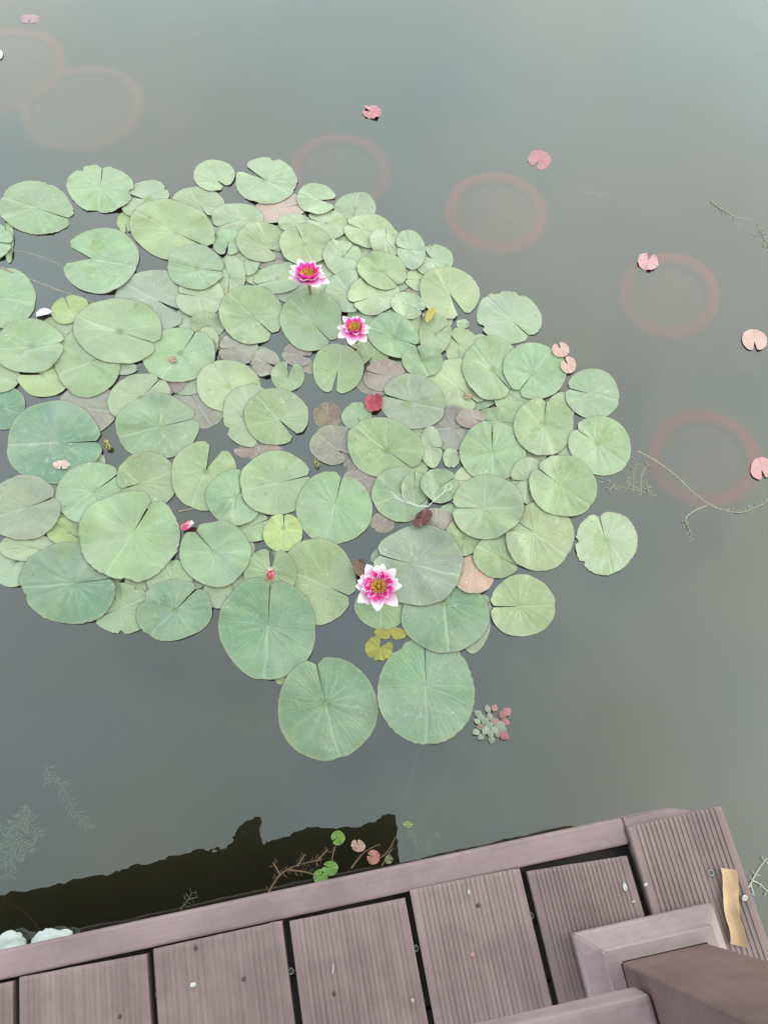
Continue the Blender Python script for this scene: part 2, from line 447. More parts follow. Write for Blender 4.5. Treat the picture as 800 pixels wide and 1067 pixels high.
def pad_mesh(poly, tip, seed, thick, ragged, wavy, lift, org=None):
    """poly: world outline points from one lobe of the notch round to the other; tip: where the stalk joins"""
    me = bpy.data.meshes.new('lily_pad'); bm = bmesh.new(); uvl = bm.loops.layers.uv.new('UVMap')
    K = 8; n = len(poly); c = tip
    rng = random.Random(seed); ph = [rng.uniform(0, 6.28) for _ in range(4)]
    tilt = (rng.uniform(-1, 1) * .003, rng.uniform(-1, 1) * .003)
    curl = rng.uniform(.003, .008) if (org is not None and rng.random() < .38) else 0.0; ca = rng.random(); cwid = rng.uniform(.03, .07)
    zz = [[0.0] * (K + 1) for _ in range(n)]
    for i, p in enumerate(poly):
        a = i / (n - 1); th = a * 2 * pi
        for k in range(1, K + 1):
            f = (k / K) ** .9; q = c + (p - c) * f
            z = wavy * (.5 * sin(3 * th + ph[0]) + .35 * sin(5 * th + ph[1]) + .25 * sin(9 * th + ph[2]) + .15 * sin(17 * th + ph[3])) * f * f
            z += .2 * wavy * sin(13 * th + ph[1]) * f * (1 - f) * 2 - wavy * .9 * exp(-((a - .5) / .012) ** 2) * f
            z += curl * exp(-(min(abs(a - ca), 1 - abs(a - ca)) / cwid) ** 2) * f ** 4
            z += lift * f ** 5 + tilt[0] * (q.x - c.x) + tilt[1] * (q.y - c.y)
            zz[i][k] = z
    zc = 0.0
    if org is not None:
        # lie on the water and on whatever pads are already underneath
        sup = [[HM_get(org + c + (poly[i] - c) * ((k / K) ** .9)) for k in range(K + 1)] for i in range(n)]
        zc = max(r[0] for r in sup)
        sm = [r[:] for r in sup]
        for it in range(5):
            nw = [r[:] for r in sm]
            for i in range(n):
                for k in range(1, K + 1):
                    nb = [sm[max(i - 1, 0)][k], sm[min(i + 1, n - 1)][k], sm[i][k - 1], sm[i][min(k + 1, K)], sm[i][k]]
                    nw[i][k] = max(sup[i][k], sum(nb) / 5)
            sm = nw
        for i in range(n):
            for k in range(1, K + 1): zz[i][k] = max(.0005, sm[i][k] + .0020 + max(zz[i][k], -.0004))
        zc = zc + .0018
        HM_put(org, c, poly, zz, zc, K)
    uvs = {}; cols = []
    for i, p in enumerate(poly):
        a = i / (n - 1); col = []
        for k in range(1, K + 1):
            f = k / K; f = f ** .9
            q = c + (p - c) * f
            th = a * 2 * pi
            z = zz[i][k]
            vv = bm.verts.new((q.x, q.y, z)); uvs[vv] = (a, f); col.append(vv)
        b = bm.verts.new((col[-1].co.x * .998 + c.x * .002, col[-1].co.y * .998 + c.y * .002, col[-1].co.z - thick)); uvs[b] = (a, 1.05); col.append(b)
        cols.append(col)
    ct = bm.verts.new((c.x, c.y, zc if org is not None else -.0006)); uvs[ct] = (.5, 0)
    for i in range(n - 1):
        A, B = cols[i], cols[i + 1]
        bm.faces.new((ct, A[0], B[0]))
        for k in range(K): bm.faces.new((A[k], A[k + 1], B[k + 1], B[k]))
    bm.normal_update()
    for f in bm.faces:
        f.smooth = True
        for lp in f.loops:
            a, v = uvs[lp.vert]
            if lp.vert is ct: a = sum(uvs[q.vert][0] for q in f.loops if q.vert is not ct) / 2
            lp[uvl].uv = (a, v)
    # sharp drop at the rim
    for e in bm.edges:
        if len(e.link_faces) == 2 and {round(uvs[v][1], 3) for v in e.verts} == {1.0}: e.smooth = False
    if cols and (cols[0][0].co - ct.co).cross(cols[3][0].co - ct.co).z < 0:
        bmesh.ops.reverse_faces(bm, faces=bm.faces[:])
    bm.to_mesh(me); bm.free(); return me


def outline_px(cx, cy, rx, ry, rot, notch, w, tipd, seed, rag, n=84):
    """outline in photo pixels, from one notch lip round to the other"""
    rng = random.Random(seed * 31 + 5)
    ph = [rng.uniform(0, 6.28) for _ in range(5)]; am = [rng.uniform(.3, 1) for _ in range(5)]
    t0 = radians(notch); hw = radians(w); pts = []
    cr, sr = cos(radians(rot)), sin(radians(rot))
    bites = [(rng.uniform(.4, 5.9), rng.uniform(.05, .16), rng.uniform(.05, .15)) for _ in range(rag)]
    for i in range(n):
        a = hw + (2 * pi - 2 * hw) * i / (n - 1); th = t0 + a - radians(rot)
        r = 1 + .026 * am[0] * sin(2 * a + ph[0]) + .024 * am[1] * sin(3 * a + ph[1]) + .016 * am[2] * sin(5 * a + ph[2]) + .006 * am[3] * sin(11 * a + ph[3]) + .004 * am[4] * sin(23 * a + ph[4])
        r -= .028 * exp(-((a - pi) / .10) ** 2)                 # the small dip opposite the notch
        e = min(a - hw, 2 * pi - hw - a)
        r *= 1 - .13 * exp(-(e / .10) ** 2)                      # rounded lips
        for (ba, bw, bd) in bites: r -= bd * exp(-((a - ba) / bw) ** 4)
        if rag: r += .014 * sin(37 * a + ph[1]) * sin(6 * a)
        x, y = rx * r * cos(th), ry * r * sin(th)
        pts.append((cx + x * cr - y * sr, cy + x * sr + y * cr))
    nx, ny = cos(t0), sin(t0)
    return pts, (cx + nx * tipd * min(rx, ry), cy + ny * tipd * min(rx, ry))


PADS = []


def P(cx, cy, rx, ry, rot, notch, w, typ, label, tip=.05, rag=0, patch=0., sub=False, wavy=.0018, lift=0., up=0):
    w = w if w > 5 else w * .55
    PADS.append(dict(cx=cx, cy=cy, rx=rx, ry=ry, rot=rot, notch=notch, w=w, typ=typ, label=label, tip=tip, rag=rag, patch=patch, sub=sub, wavy=wavy, lift=lift, up=up))


#PADS_BEGIN
# --- pads mostly hidden beneath the others (seen only as slivers between them)
for (cx_, cy_, rx_, ry_, t_) in ((300, 250, 26, 18, 'p'), (335, 258, 24, 18, 'p'), (352, 245, 20, 16, 'p'), (376, 262, 24, 18, 'p'), (413, 287, 18, 18, 'p'), (346, 288, 24, 16, 'p'), (225, 236, 24, 16, 'p'),
        (250, 250, 18, 14, 'y'), (268, 284, 18, 14, 'p'), (228, 314, 22, 16, 'p'), (305, 300, 22, 16, 'm'), (340, 315, 22, 20, 'p'), (385, 330, 24, 16, 'p'), (412, 328, 20, 15, 'p'), (438, 292, 16, 12, 'p')):
    P(cx_, cy_, rx_, ry_, (cx_ * 7) % 40 - 20, (cx_ * 13 + cy_ * 7) % 360, 2, t_, 'pale pad almost hidden beneath others at the crowded top of the cluster', wavy=.0006, patch=.3)
for (cx_, cy_, rx_, ry_, t_) in ((380, 352, 20, 14, 'p'), (438, 345, 18, 14, 'p'), (456, 332, 16, 12, 'p'), (500, 368, 18, 20, 'p'), (497, 408, 22, 20, 'g'), (540, 418, 26, 18, 'g'), (455, 396, 20, 16, 'p'), (425, 448, 20, 14, 'g'),
        (500, 452, 20, 16, 'g'), (547, 470, 22, 22, 'p'), (536, 498, 22, 24, 'p'), (492, 500, 20, 16, 'p'), (472, 540, 20, 14, 'g'), (532, 548, 24, 20, 'p'), (585, 425, 14, 16, 'p'), (597, 470, 16, 16, 'g'), (562, 520, 22, 18, 'g'), (384, 455, 16, 12, 'm'), (428, 486, 18, 14, 'g')):
    P(cx_, cy_, rx_, ry_, (cx_ * 7) % 40 - 20, (cx_ * 13 + cy_ * 7) % 360, 2, t_, 'pad showing only slivers beneath others in the right half of the cluster', wavy=.0006, patch=.3)
for (cx_, cy_, rx_, ry_, t_) in ((158, 352, 20, 14, 'p'), (196, 398, 22, 14, 'm'), (60, 350, 22, 20, 'g'), (112, 362, 20, 18, 'g'), (92, 486, 20, 14, 'p'), (72, 530, 24, 14, 'y'), (112, 592, 22, 18, 'p'), (152, 604, 22, 18, 'g'),
        (203, 598, 18, 16, 'g'), (42, 598, 22, 16, 'g'), (250, 572, 16, 14, 'p'), (262, 590, 16, 14, 'p'), (302, 575, 18, 16, 'g'), (230, 506, 18, 22, 'g'), (200, 330, 18, 14, 'p'), (178, 400, 16, 12, 'u'), (160, 300, 24, 16, 'm'), (240, 355, 16, 12, 'm'), (270, 372, 14, 10, 'm')):
    P(cx_, cy_, rx_, ry_, (cx_ * 7) % 40 - 20, (cx_ * 13 + cy_ * 7) % 360, 2, t_, 'pad showing only slivers beneath others in the left half of the cluster', wavy=.0006, patch=.3)
for (cx_, cy_, rx_, ry_) in ((428, 298, 14, 11), (388, 400, 18, 12), (372, 500, 14, 12), (452, 446, 14, 12), (322, 382, 10, 7), (398, 545, 13, 10)):
    P(cx_, cy_, rx_, ry_, 10, (cx_ * 13) % 360, 2, 'u', 'mauve drowned leaf glimpsed in a gap between green pads', wavy=.0004, sub=True)
# --- left column
P(14, 588, 24, 24, 0, 330, 8, 'p', 'pale worn edged pad at left photo edge beside the lowest left pads', rag=2)
P(30, 571, 31, 15, 0, 20, 3, 'p', 'thin pale strip of pad showing below the dark pad at left edge')
P(72, 555, 22, 15, 0, 40, 5, 'y', 'small yellowish pad almost hidden, above the lowest left pad')
P(98, 551, 14, 9, 0, 90, 4, 'y', 'yellow green scrap of pad tucked left of the big scuffed pad')
P(3, 425, 24, 23, 0, 200, 3, 'd', 'deep green pad cut by left photo edge, halfway up')
P(0, 393, 22, 17, 0, 180, 3, 'g', 'small green pad at left photo edge, above the deep green one', wavy=.0006)
P(92, 426, 32, 26, 0, 190, 3, 'n', 'dull greyish pad with pinkish cast behind the large left pad', wavy=.0004)
P(46, 391, 27, 24, 0, 190, 12, 'y', 'yellowing pad with bright yellow corner, upper left area')
P(128, 384, 16, 7, 0, 0, 3, 'p', 'thin pale sliver of pad under the big oval upper left pad')
P(92, 379, 34, 36, 10, 340, 4, 'g', 'green pad half covered by the big oval upper left pad', patch=.3)
P(73, 323, 20, 15, -15, 250, 4, 'y', 'small yellow pad beside the white fallen petal', patch=.6)
P(163, 313, 42, 32, 0, 35, 6, 'm', 'grey green pad with clear radiating veins, upper left', wavy=.0014)
P(10, 252, 5, 22, 0, 20, 3, 'g', 'sliver of pad between the two top left pads at photo edge')
P(-10, 252, 24, 21, 0, 10, 4, 'g', 'pad cut by left photo edge just below the topmost left pad', rag=2)
P(5, 311, 33, 32, 0, 190, 4, 'g', 'pad cut by left photo edge near the brown stalk end', patch=.2)
P(38, 217, 39, 28, 8, 22, 2.5, 'g', 'oval pad with yellow centre, topmost at left edge', patch=.2, rag=1)
P(131, 232, 9, 11, 0, 80, 8, 'y', 'tiny curled yellow green pad below the topmost ragged left pad', rag=2)
P(151, 208, 26, 19, -20, 200, 8, 'p', 'folded pale pad with olive crease, right of the topmost ragged left pad', patch=1., rag=2, wavy=.003)
P(105, 197, 35, 25.5, 8, 276, 2.5, 'g', 'ragged pad with brownish crease, topmost of the upper left', patch=.5, rag=3, wavy=.002)
P(105, 272, 41, 34, -5, 193, 17, 'g', 'pad with wide open notch and orange yellow centre, upper left', patch=.6, tip=.28, wavy=.0016)
# --- top centre
P(207, 212, 28, 17, 5, 70, 3, 'p', 'pale oval pad peeking out behind the large tilted top pad')
P(223, 183, 22, 16.5, 0, 55, 6, 'p', 'small round pad alone at the top of the cluster, left of the folded one', tip=.4)
P(293, 217, 29, 15, -12, 350, 3, 'k', 'salmon pink pad under the folded topmost pad', wavy=.0015)
P(278, 189, 32, 25, 0, 214, 9, 'p', 'folded pale pad with lime green heart, topmost above the salmon pink leaf', tip=.1, rag=3, wavy=.003, patch=.5)
P(308, 234, 18, 10, 0, 90, 4, 'p', 'pale sliver of pad just right of the salmon pink pad')
P(370, 217, 22, 16, 0, 100, 3, 'p', 'pale pad at the upper right shoulder of the cluster, beside the curled notch pad')
P(341, 235, 22, 16, 10, 200, 4, 'p', 'pale half covered pad above the raised rim pad, top right', patch=.2)
P(330, 208, 21, 17, 10, 10, 14, 'p', 'small pad with curled green notch at the top, right of salmon pink pad', patch=1., tip=.25)
P(300, 271, 32, 11, -10, 180, 3, 'u', 'purplish strip of pad behind the top flower', wavy=.0004)
P(255, 272, 17, 17, 0, 90, 4, 'p', 'pale yellowish pad buried left above the top flower', patch=.3)
P(239, 289, 17, 22, 15, 90, 3, 'p', 'narrow pale pad upright between two ovals, left of the top flower')
P(248, 230, 27, 18, 0, 150, 3, 'p', 'pale pad right of the large tilted top pad')
P(238, 254, 16, 14, 0, 97, 8, 'g', 'small round pad with short notch down, beside large tilted top pad', tip=.05)
P(272, 254, 25, 21, 10, 38, 8, 'p', 'pale pad with a hooked notch at lower right, above the top flower', tip=.5)
P(180, 241, 45, 31, 15, 30, 2.2, 'g', 'large tilted smooth oval pad near the top left', wavy=.0014)
P(318, 258, 27, 21, 5, 250, 3, 'p', 'pad with raised dark back rim just above the top flower', lift=.004, patch=.2)
P(357, 270, 20, 18, 0, 310, 4, 'p', 'pale pad up right of the top flower, scalloped lower edge', rag=1)
P(385, 242, 27, 18, 8, 200, 3, 'p', 'smooth pale pad at the upper right edge, partly under two small ovals')
P(402, 254, 17, 16.5, 0, 270, 3, 'p', 'pale roundish pad touching an upright oval at upper right edge')
P(452, 272, 20, 17, -10, 220, 14, 'p', 'folded pad with yellow green heart at the upper right edge', patch=1., rag=2, tip=.2, wavy=.0025)
P(428, 261, 15, 22, -12, 180, 3, 'p', 'upright oval pad at the upper right edge of the cluster')
P(290, 292, 25, 15, -5, 160, 3, 'p', 'pale pad left under the top flower')
P(363, 306, 25, 22, 0, 60, 4, 'p', 'pale plain pad between the top flower and middle flower')
P(390, 309, 27, 21, -10, 150, 3, 'p', 'pale pad above right of the middle flower, below a wide oval')
P(398, 284, 26, 19, 15, 50, 3, 'g', 'wide pale oval pad, right of the top flower by two pads', wavy=.0014)
P(209, 311, 26, 21, -10, 195, 3, 'p', 'pale pad under the notched oval, left of the upper middle')
P(217, 340, 18, 13, 0, 90, 3, 'g', 'small darker green pad squeezed below two pale ovals', patch=.3)
P(204, 280, 30, 24, 10, 8, 2.2, 'g', 'smooth oval pad with notch right, under the large tilted top pad')
# --- upper right
P(482, 338, 7, 5, 0, 90, 4, 'p', 'tiny pale pad below the folded lobe pad at right')
P(468, 306, 32, 27, 12, 65, 9, 'p', 'pale pad with folded dark notch at bottom, upper right edge', tip=.0, wavy=.002)
P(425, 320, 18, 14.5, 10, 30, 4, 'p', 'small oval pad beside the yellow withered stub', patch=.5)
P(479, 361, 18, 19, 20, 225, 6, 'p', 'ragged pad lobe with torn upper edge right of the yellow stub', rag=4, wavy=.002)
P(453, 350, 17, 21, 5, 330, 4, 'g', 'upright oval pad below the yellow stub', wavy=.0014)
P(530, 331, 34, 27.5, 15, 48, 3, 'p', 'pad with a square bite in its top, far upper right', rag=3, tip=.15, wavy=.002)
P(423, 386, 14, 9, 0, 90, 3, 'p', 'small pale pad wedged above the dull purple notched pad')
P(388, 371, 17, 15, 0, 115, 16, 'g', 'heart shaped small pad just below the middle flower', tip=.2)
P(400, 392, 22, 16, -10, 200, 3, 'u', 'mauve purple pad below right of the middle flower', wavy=.0005)
P(410, 352, 28, 21, 22, 20, 2.4, 'g', 'smooth slanted oval pad right of the middle flower')
P(475, 403, 33, 28, 0, 45, 3, 'p', 'pale pad carrying a tiny tan husk, right of centre', patch=.1)
P(440, 378, 21, 17, 8, 252, 4, 'g', 'round small pad with notch on top, right below the slanted oval', tip=.1)
P(520, 439, 30, 13, 0, 180, 4, 'g', 'flat strip of pad under two large right hand pads')
P(512, 385, 31, 33, 0, 48, 3, 'g', 'large round pad, left of two side by side at the right', patch=.3, wavy=.0014)
P(557, 387, 33, 30, 0, 125, 2, 'g', 'large round pad under the pair of peach leaves', patch=.25, tip=.1)
P(617, 411, 29, 26, 18, 192, 4, 'g', 'round pad with notch to the left, farthest right of the cluster', tip=.1)
# --- centre
P(470, 447, 21, 24, 5, 0, 3, 'u', 'dark mauve pad in the shade between right hand pads', wavy=.0004)
P(490, 438, 15, 10, 0, 20, 4, 'u', 'reddish purple scrap of pad in the gap right of centre', wavy=.0004)
P(430, 420, 34, 28, 10, 196, 4, 'm', 'large dull purple green pad with notch left and a green patch', patch=.8, tip=.05)
P(372, 435, 16, 15, 0, 58, 6, 'g', 'small round pad left below the red curled leaf', tip=.15)
P(449, 467, 12, 21, -4, 0, 3, 'p', 'narrow upright pale pad between centre pad and mauve pad')
P(470, 478, 9, 10, 0, 90, 4, 'p', 'tiny pale pad beside the narrow upright one', patch=.4)
P(341, 433, 15, 14, 0, 90, 3, 'r', 'dark red drowned pad above the greyish purple pad', sub=True)
P(346, 464, 23, 21, 0, 40, 8, 'n', 'greyish purple round pad by the olive bud', tip=.4)
P(381, 508, 14, 16, 0, 90, 3, 'u', 'purple sliver of pad in the dark gap left of the white stalk', sub=True)
P(366, 476, 10, 15, 0, 90, 3, 'u', 'mauve drowned pad tucked left under the big centre pad', sub=True)
P(401, 468, 40, 31, 18, 42, 3, 'g', 'large slanted pad with dark wet middle, centre of the cluster', patch=.8, tip=.1)
P(249, 365, 21, 16, 0, 182, 4, 'n', 'greyish pink pad with notch left, between pale pads at left centre', tip=.4)
P(277, 379, 15, 14, 0, 20, 8, 'n', 'half mauve half green small pad, left of the little heart', patch=.9)
P(310, 370, 16, 12.5, 10, 12, 10, 'u', 'small mauve pad above the small heart shaped pad', tip=.4)
P(300, 393, 17, 16, 0, 282, 14, 'g', 'small heart shaped pad with notch up, left of centre', tip=.05)
P(262, 329, 33, 31, 0, 44, 2.6, 'g', 'round pad with long slit, left below the top flower', wavy=.0013)
P(324, 335, 33, 31, 0, 48, 2.4, 'g', 'round pad shaded by the top flower, upper right of two', patch=.5)
P(352, 385, 27, 26, 0, 99, 6, 'g', 'round pad with notch down, below left of the middle flower', tip=.05)
P(207, 423, 28, 23, 20, 240, 3, 'n', 'flat greyish mauve pad sunk in dark water at left centre', wavy=.0004, sub=True)
P(214, 362, 14, 20, 20, 60, 3, 'p', 'curled pale flap of pad at left, behind the pad with a pink crumb')
P(187, 371, 38, 29, -5, 300, 3, 'g', 'pale pad with a tiny pinkish crumb in its middle', tip=.1, wavy=.0014)
P(238, 403, 33, 27, 5, 60, 3, 'p', 'yellowish pale round pad behind two stacked pads, left of centre', tip=.0)
P(262, 434, 30, 33, 0, 75, 3, 'p', 'pad mostly covered by the notched round one, left of centre', rag=1)
P(288, 435, 33, 30, 0, 48, 6, 'g', 'round pad with open notch at lower right, left of centre, topmost of its stack', tip=.15)
P(270, 470, 26, 9, 0, 90, 3, 'u', 'sunken purplish scrap of pad under the stacked round pads', sub=True)
P(124, 346, 47, 34, 8, 24, 2.2, 'g', 'big oval pad with slit to the right, upper left', wavy=.0013)
P(32, 362, 38, 28, 0, 357, 2.2, 'g', 'oval pad with centre streak overlapping the yellowing pad at left', patch=.2)
P(146, 416, 34, 25, -10, 310, 3, 'p', 'pale pad tucked behind the wide oval, left of centre')
P(164, 446, 44, 33, 0, 342, 2.2, 'g', 'wide oval pad with slit to the right, left of centre', wavy=.0014)
P(75, 500, 30, 22, -30, 40, 3, 'g', 'green pad edge showing right under the large left pad')
P(57, 462, 51, 43, 0, 358, 2, 'd', 'large pad with beige scrap on it, left side', wavy=.0014, tip=.12)
P(96, 515, 38, 31, -20, 320, 3, 'g', 'green pad wedged below the large left pad', wavy=.0014)
P(26, 530, 38, 35, 5, 340, 3, 'm', 'dark greyish green pad at left edge, lower half', patch=.1)
P(154, 501, 32, 30, 0, 158, 4, 'g', 'round green pad right of the brown bud', tip=.25, wavy=.0014)
# --- lower centre
P(213, 496, 35, 36, 5, 293, 13, 'g', 'heart shaped pad with wide notch up, left of centre', tip=.15, wavy=.0014)
P(261, 549, 24, 17, 0, 330, 3, 'g', 'small pad peeking out under the two stacked pads, lower left of centre')
P(245, 520, 30, 29, 0, 310, 3, 'g', 'round pad half under the one with right hand slit', patch=.1)
P(288, 504, 38, 34, -5, 346, 2.2, 'g', 'large round pad with slit right, below the notched stack', patch=.5, wavy=.0012)
P(348, 530, 39, 39, 0, 284, 2.5, 'g', 'large round pad with slit up, left of the white dry stalk', patch=.4, tip=.1)
P(295, 556, 21, 20, 0, 274, 4, 'y', 'yellow green small pad with notch up, below the round slit pad', patch=.5, tip=.3)
P(232, 618, 20, 18, 0, 40, 3, 'p', 'pale yellowish small pad left above the big lower pad', patch=.4)
P(330, 607, 41, 45, 0, 22, 2.5, 'g', 'large pad behind the big lower pad, left of lowest flower', patch=.3, tip=.35, wavy=.0014)
P(262, 607, 20, 19, 0, 90, 3, 'p', 'pale green pad sliver left of the two lobed pad')
P(282, 599, 27, 27, 0, 276, 9, 'g', 'two lobed pad holding the small red bud', tip=.05)
P(178, 605, 25, 20, -10, 60, 3, 'g', 'small green pad between the big scuffed pad and the notched round one')
P(126, 634, 35, 27, 10, 150, 3, 'g', 'rough pad at the bottom left, second from left', rag=2, patch=.2)
P(182, 637, 40, 31, -18, 310, 3, 'd', 'speckled dark pad at the bottom left, third from left', rag=1)
P(73, 609, 51, 42, 5, 352, 2, 'd', 'large dark pad with scuffs, lowest at the left', patch=.1, tip=.12, rag=1, wavy=.0030)
P(136, 560, 52, 48, 0, 300, 3, 'g', 'big scuffed pad with white dried rim marks, lower left', wavy=.002, tip=.1, rag=1)
P(225, 578, 38, 34, 5, 232, 4, 'g', 'round green pad with notch up left, beside the half open bud', tip=.1, wavy=.0014)
P(305, 700, 20, 12, -30, 90, 3, 'y', 'olive sliver of pad between the two lowest pads at left')
P(279, 656, 51, 53, 0, 274, 2, 'd', 'very large wrinkled pad, upper of the two at bottom centre left', wavy=.0036, tip=.08)
P(341, 739, 52, 55, 0, 256, 2.2, 'd', 'very large wrinkled pad at the very bottom of the cluster, left of two', wavy=.0036, tip=.12, patch=.2)
P(397, 632, 27, 25, 0, 270, 3, 'g', 'round pad carrying the lowest flower', wavy=.001)
P(497, 651, 14, 32, 14, 0, 3, 'm', 'grey green sliver of pad at the right of the smooth heart pad', wavy=.0004)
P(444, 721, 52, 55, 0, 268, 2, 'd', 'very large pad at the very bottom of the cluster, right of two', wavy=.0030, tip=.1, rag=1)
P(464, 644, 46, 37, 0, 265, 6, 'd', 'smooth heart shaped pad just right of the lowest flower', tip=.45)
# --- right centre
P(417, 516, 29, 29, 0, 340, 3, 'g', 'round pad under the forks of the white dry stalk', patch=.4)
P(432, 510, 14, 17, 0, 270, 4, 'g', 'small pad lobe below the white dry stalk', patch=.3)
P(458, 507, 20, 18, 0, 330, 3, 'g', 'small round pad under the loop of the white dry stalk', patch=.3)
P(455, 547, 18, 17, 0, 90, 3, 'n', 'grey mauve pad behind the big grey green one, right of centre', wavy=.0004)
P(493, 595, 25, 23, 80, 270, 62, 'k', 'pinkish beige fan shaped dying pad right of the big grey green one', tip=.75, wavy=.0012)
P(483, 560, 19, 20, 0, 100, 3, 'g', 'small green pad under the smooth left notched one')
P(412, 588, 27, 24, 0, 180, 3, 'm', 'grey half of a pad behind the lowest flower')
P(436, 590, 46, 43, 5, 194, 2.6, 'm', 'big grey green pad with notch left above the lowest flower', patch=.25, tip=.15)
P(513, 472, 35, 31, 0, 268, 4, 'g', 'broad two lobed pad with slit up, right of centre', patch=.1, tip=.0, wavy=.0014)
P(550, 502, 19, 24, 0, 180, 3, 'p', 'pale pad in the middle of a ring of right hand pads')
P(519, 580, 26, 23, 0, 30, 3, 'g', 'round pad with slit right beside the pinkish beige one', patch=.2, tip=.2)
P(562, 560, 37, 35, 0, 215, 4, 'p', 'yellowish green round pad at the lower right', tip=.2)
P(507, 530, 38, 33, 0, 179, 2.2, 'g', 'smooth oval pad with slit left, right of the white stalk', tip=.1)
P(566, 446, 32, 30, 0, 275, 3, 'g', 'round pad with notch up and wet green heart, right side', patch=.7, tip=.15)
P(625, 465, 34, 30, 20, 216, 2.4, 'g', 'oval pad with green blotches at the far right, above the weed spray', patch=.6, tip=.15)
P(586, 508, 36, 32, 15, 216, 2.2, 'g', 'oval pad with long slit up left, right side', patch=.3, tip=.1)
P(631, 566, 33, 33, 0, 256, 2.6, 'p', 'weathered white edged pad, lowest far right', rag=2, patch=.5, tip=.1, wavy=.002)
P(544, 632, 35, 32, 0, 178, 3.5, 'g', 'round pad alone at the lower right with notch left', patch=.2, tip=.1)
#PADS_END


def inside(px, py, q):
    dx, dy = px - q['cx'], py - q['cy']; c_, s_ = cos(radians(q['rot'])), sin(radians(q['rot']))
    x, y = dx * c_ + dy * s_, -dx * s_ + dy * c_
    return (x / (q['rx'] * 1.06)) ** 2 + (y / (q['ry'] * 1.06)) ** 2 < 1


def ring_pts(q):
    c_, s_ = cos(radians(q['rot'])), sin(radians(q['rot']))
    return [(q['cx'] + k * q['rx'] * cos(t) * c_ - k * q['ry'] * sin(t) * s_, q['cy'] + k * q['rx'] * cos(t) * s_ + k * q['ry'] * sin(t) * c_)
            for k in (1.0, .6, 0.01) for t in [i * pi / 18 for i in range(36)]]


rt = random.Random(3)
for i, q in enumerate(PADS):
    mine = ring_pts(q); lev = 0
    for j in range(i):
        o = PADS[j]
        if abs(o['cx'] - q['cx']) > o['rx'] + q['rx'] + 12 or abs(o['cy'] - q['cy']) > o['ry'] + q['ry'] + 12: continue
        if any(inside(x, y, o) for x, y in mine) or any(inside(x, y, q) for x, y in o['ring']):
            lev = max(lev, o['lev'] + 1)
    q['ring'] = mine; q['lev'] = lev
    z = .0006 if q['sub'] else 0.0
    if q['sub']: q['lev'] = -1
    q['z'] = z
    pts, tp = outline_px(q['cx'], q['cy'], q['rx'], q['ry'], q['rot'], q['notch'], q['w'], q['tip'], i, q['rag'])
    org = at(q['cx'], q['cy'], z)
    poly = [at(x, y, z) - org for x, y in pts]; tip = at(*tp, z) - org
    for v in poly: v.z = 0
    tip.z = 0
    me = pad_mesh(poly, tip, i, .0009, q['rag'], q['wavy'] * .75, q['lift'], None if q['sub'] else org)
    o = link('lily_pad', me, M['pad'], None, org)
    t = TINT[q['typ']]; j1 = rt.uniform(.84, 1.12); j2 = rt.uniform(-.06, .13)
    o.color = (min(1, t[0] * j1 * (1 + j2)), min(1, t[1] * j1), min(1, t[2] * j1 * (1 - j2)), q['patch'])
    tag(o, q['label'], 'lily pad', 'water lily pads floating in one cluster')
PADZ = lambda x, y: HM_get(at(x, y, .004)) + .001


# ------------------------------------------------------------------ flowers
def petal_mesh(Ln, W, cup, arch, seed):
    rng = random.Random(seed); me = bpy.data.meshes.new('petal'); bm = bmesh.new(); uvl = bm.loops.layers.uv.new('UVMap')
    NS, NT = 9, 6; g = []; tw = rng.uniform(-.1, .1); uv = {}
    for i in range(NS + 1):
        s = i / NS; wd = W * (max(0.0, sin(pi * min(1, .12 + .88 * s ** 1.08))) ** .68); row = []
        if i == NS: wd = W * .03
        for j in range(NT + 1):
            t = j / NT * 2 - 1
            x = s * Ln; y = wd * .5 * t + tw * s * s * W
            z = cup * W * (abs(t) ** 2) * sin(pi * min(1, s * .9 + .08)) + arch * Ln * s * s
            v = bm.verts.new((x, y, z)); uv[v] = (j / NT, s); row.append(v)
        g.append(row)
    for i in range(NS):
        for j in range(NT):
            f = bm.faces.new((g[i][j], g[i + 1][j], g[i + 1][j + 1], g[i][j + 1])); f.smooth = True
            for lp in f.loops: lp[uvl].uv = uv[lp.vert]
    bm.to_mesh(me); bm.free(); return me


def stamens(root, R, hgt, n, seed):
    rng = random.Random(seed)
    for k in range(n):
        bm = bmesh.new(); uvl = None
        a = k * 2.39996; f = sqrt((k + .5) / n); inw = f < .5
        r0 = R * .30 * f + .001; r1 = R * (.16 if inw else .62) * f + .0005
        d = Vector((cos(a), sin(a), 0)); zt = hgt * (rng.uniform(.75, 1.0) if inw else rng.uniform(.8, 1.1))
        p = [d * r0, d * (r0 * .5 + r1 * .5) + Vector((0, 0, zt * .6)), d * r1 + Vector((0, 0, zt))]
        tube(bm, p, [R * .05, R * .055, R * .025], 5)
        uvl = bm.loops.layers.uv.new('UVMap')
        for fc in bm.faces:
            for lp in fc.loops: lp[uvl].uv = (.5, max(0, min(1, lp.vert.co.z / hgt)))
        from_bm('stamen', bm, M['stamen'], root)


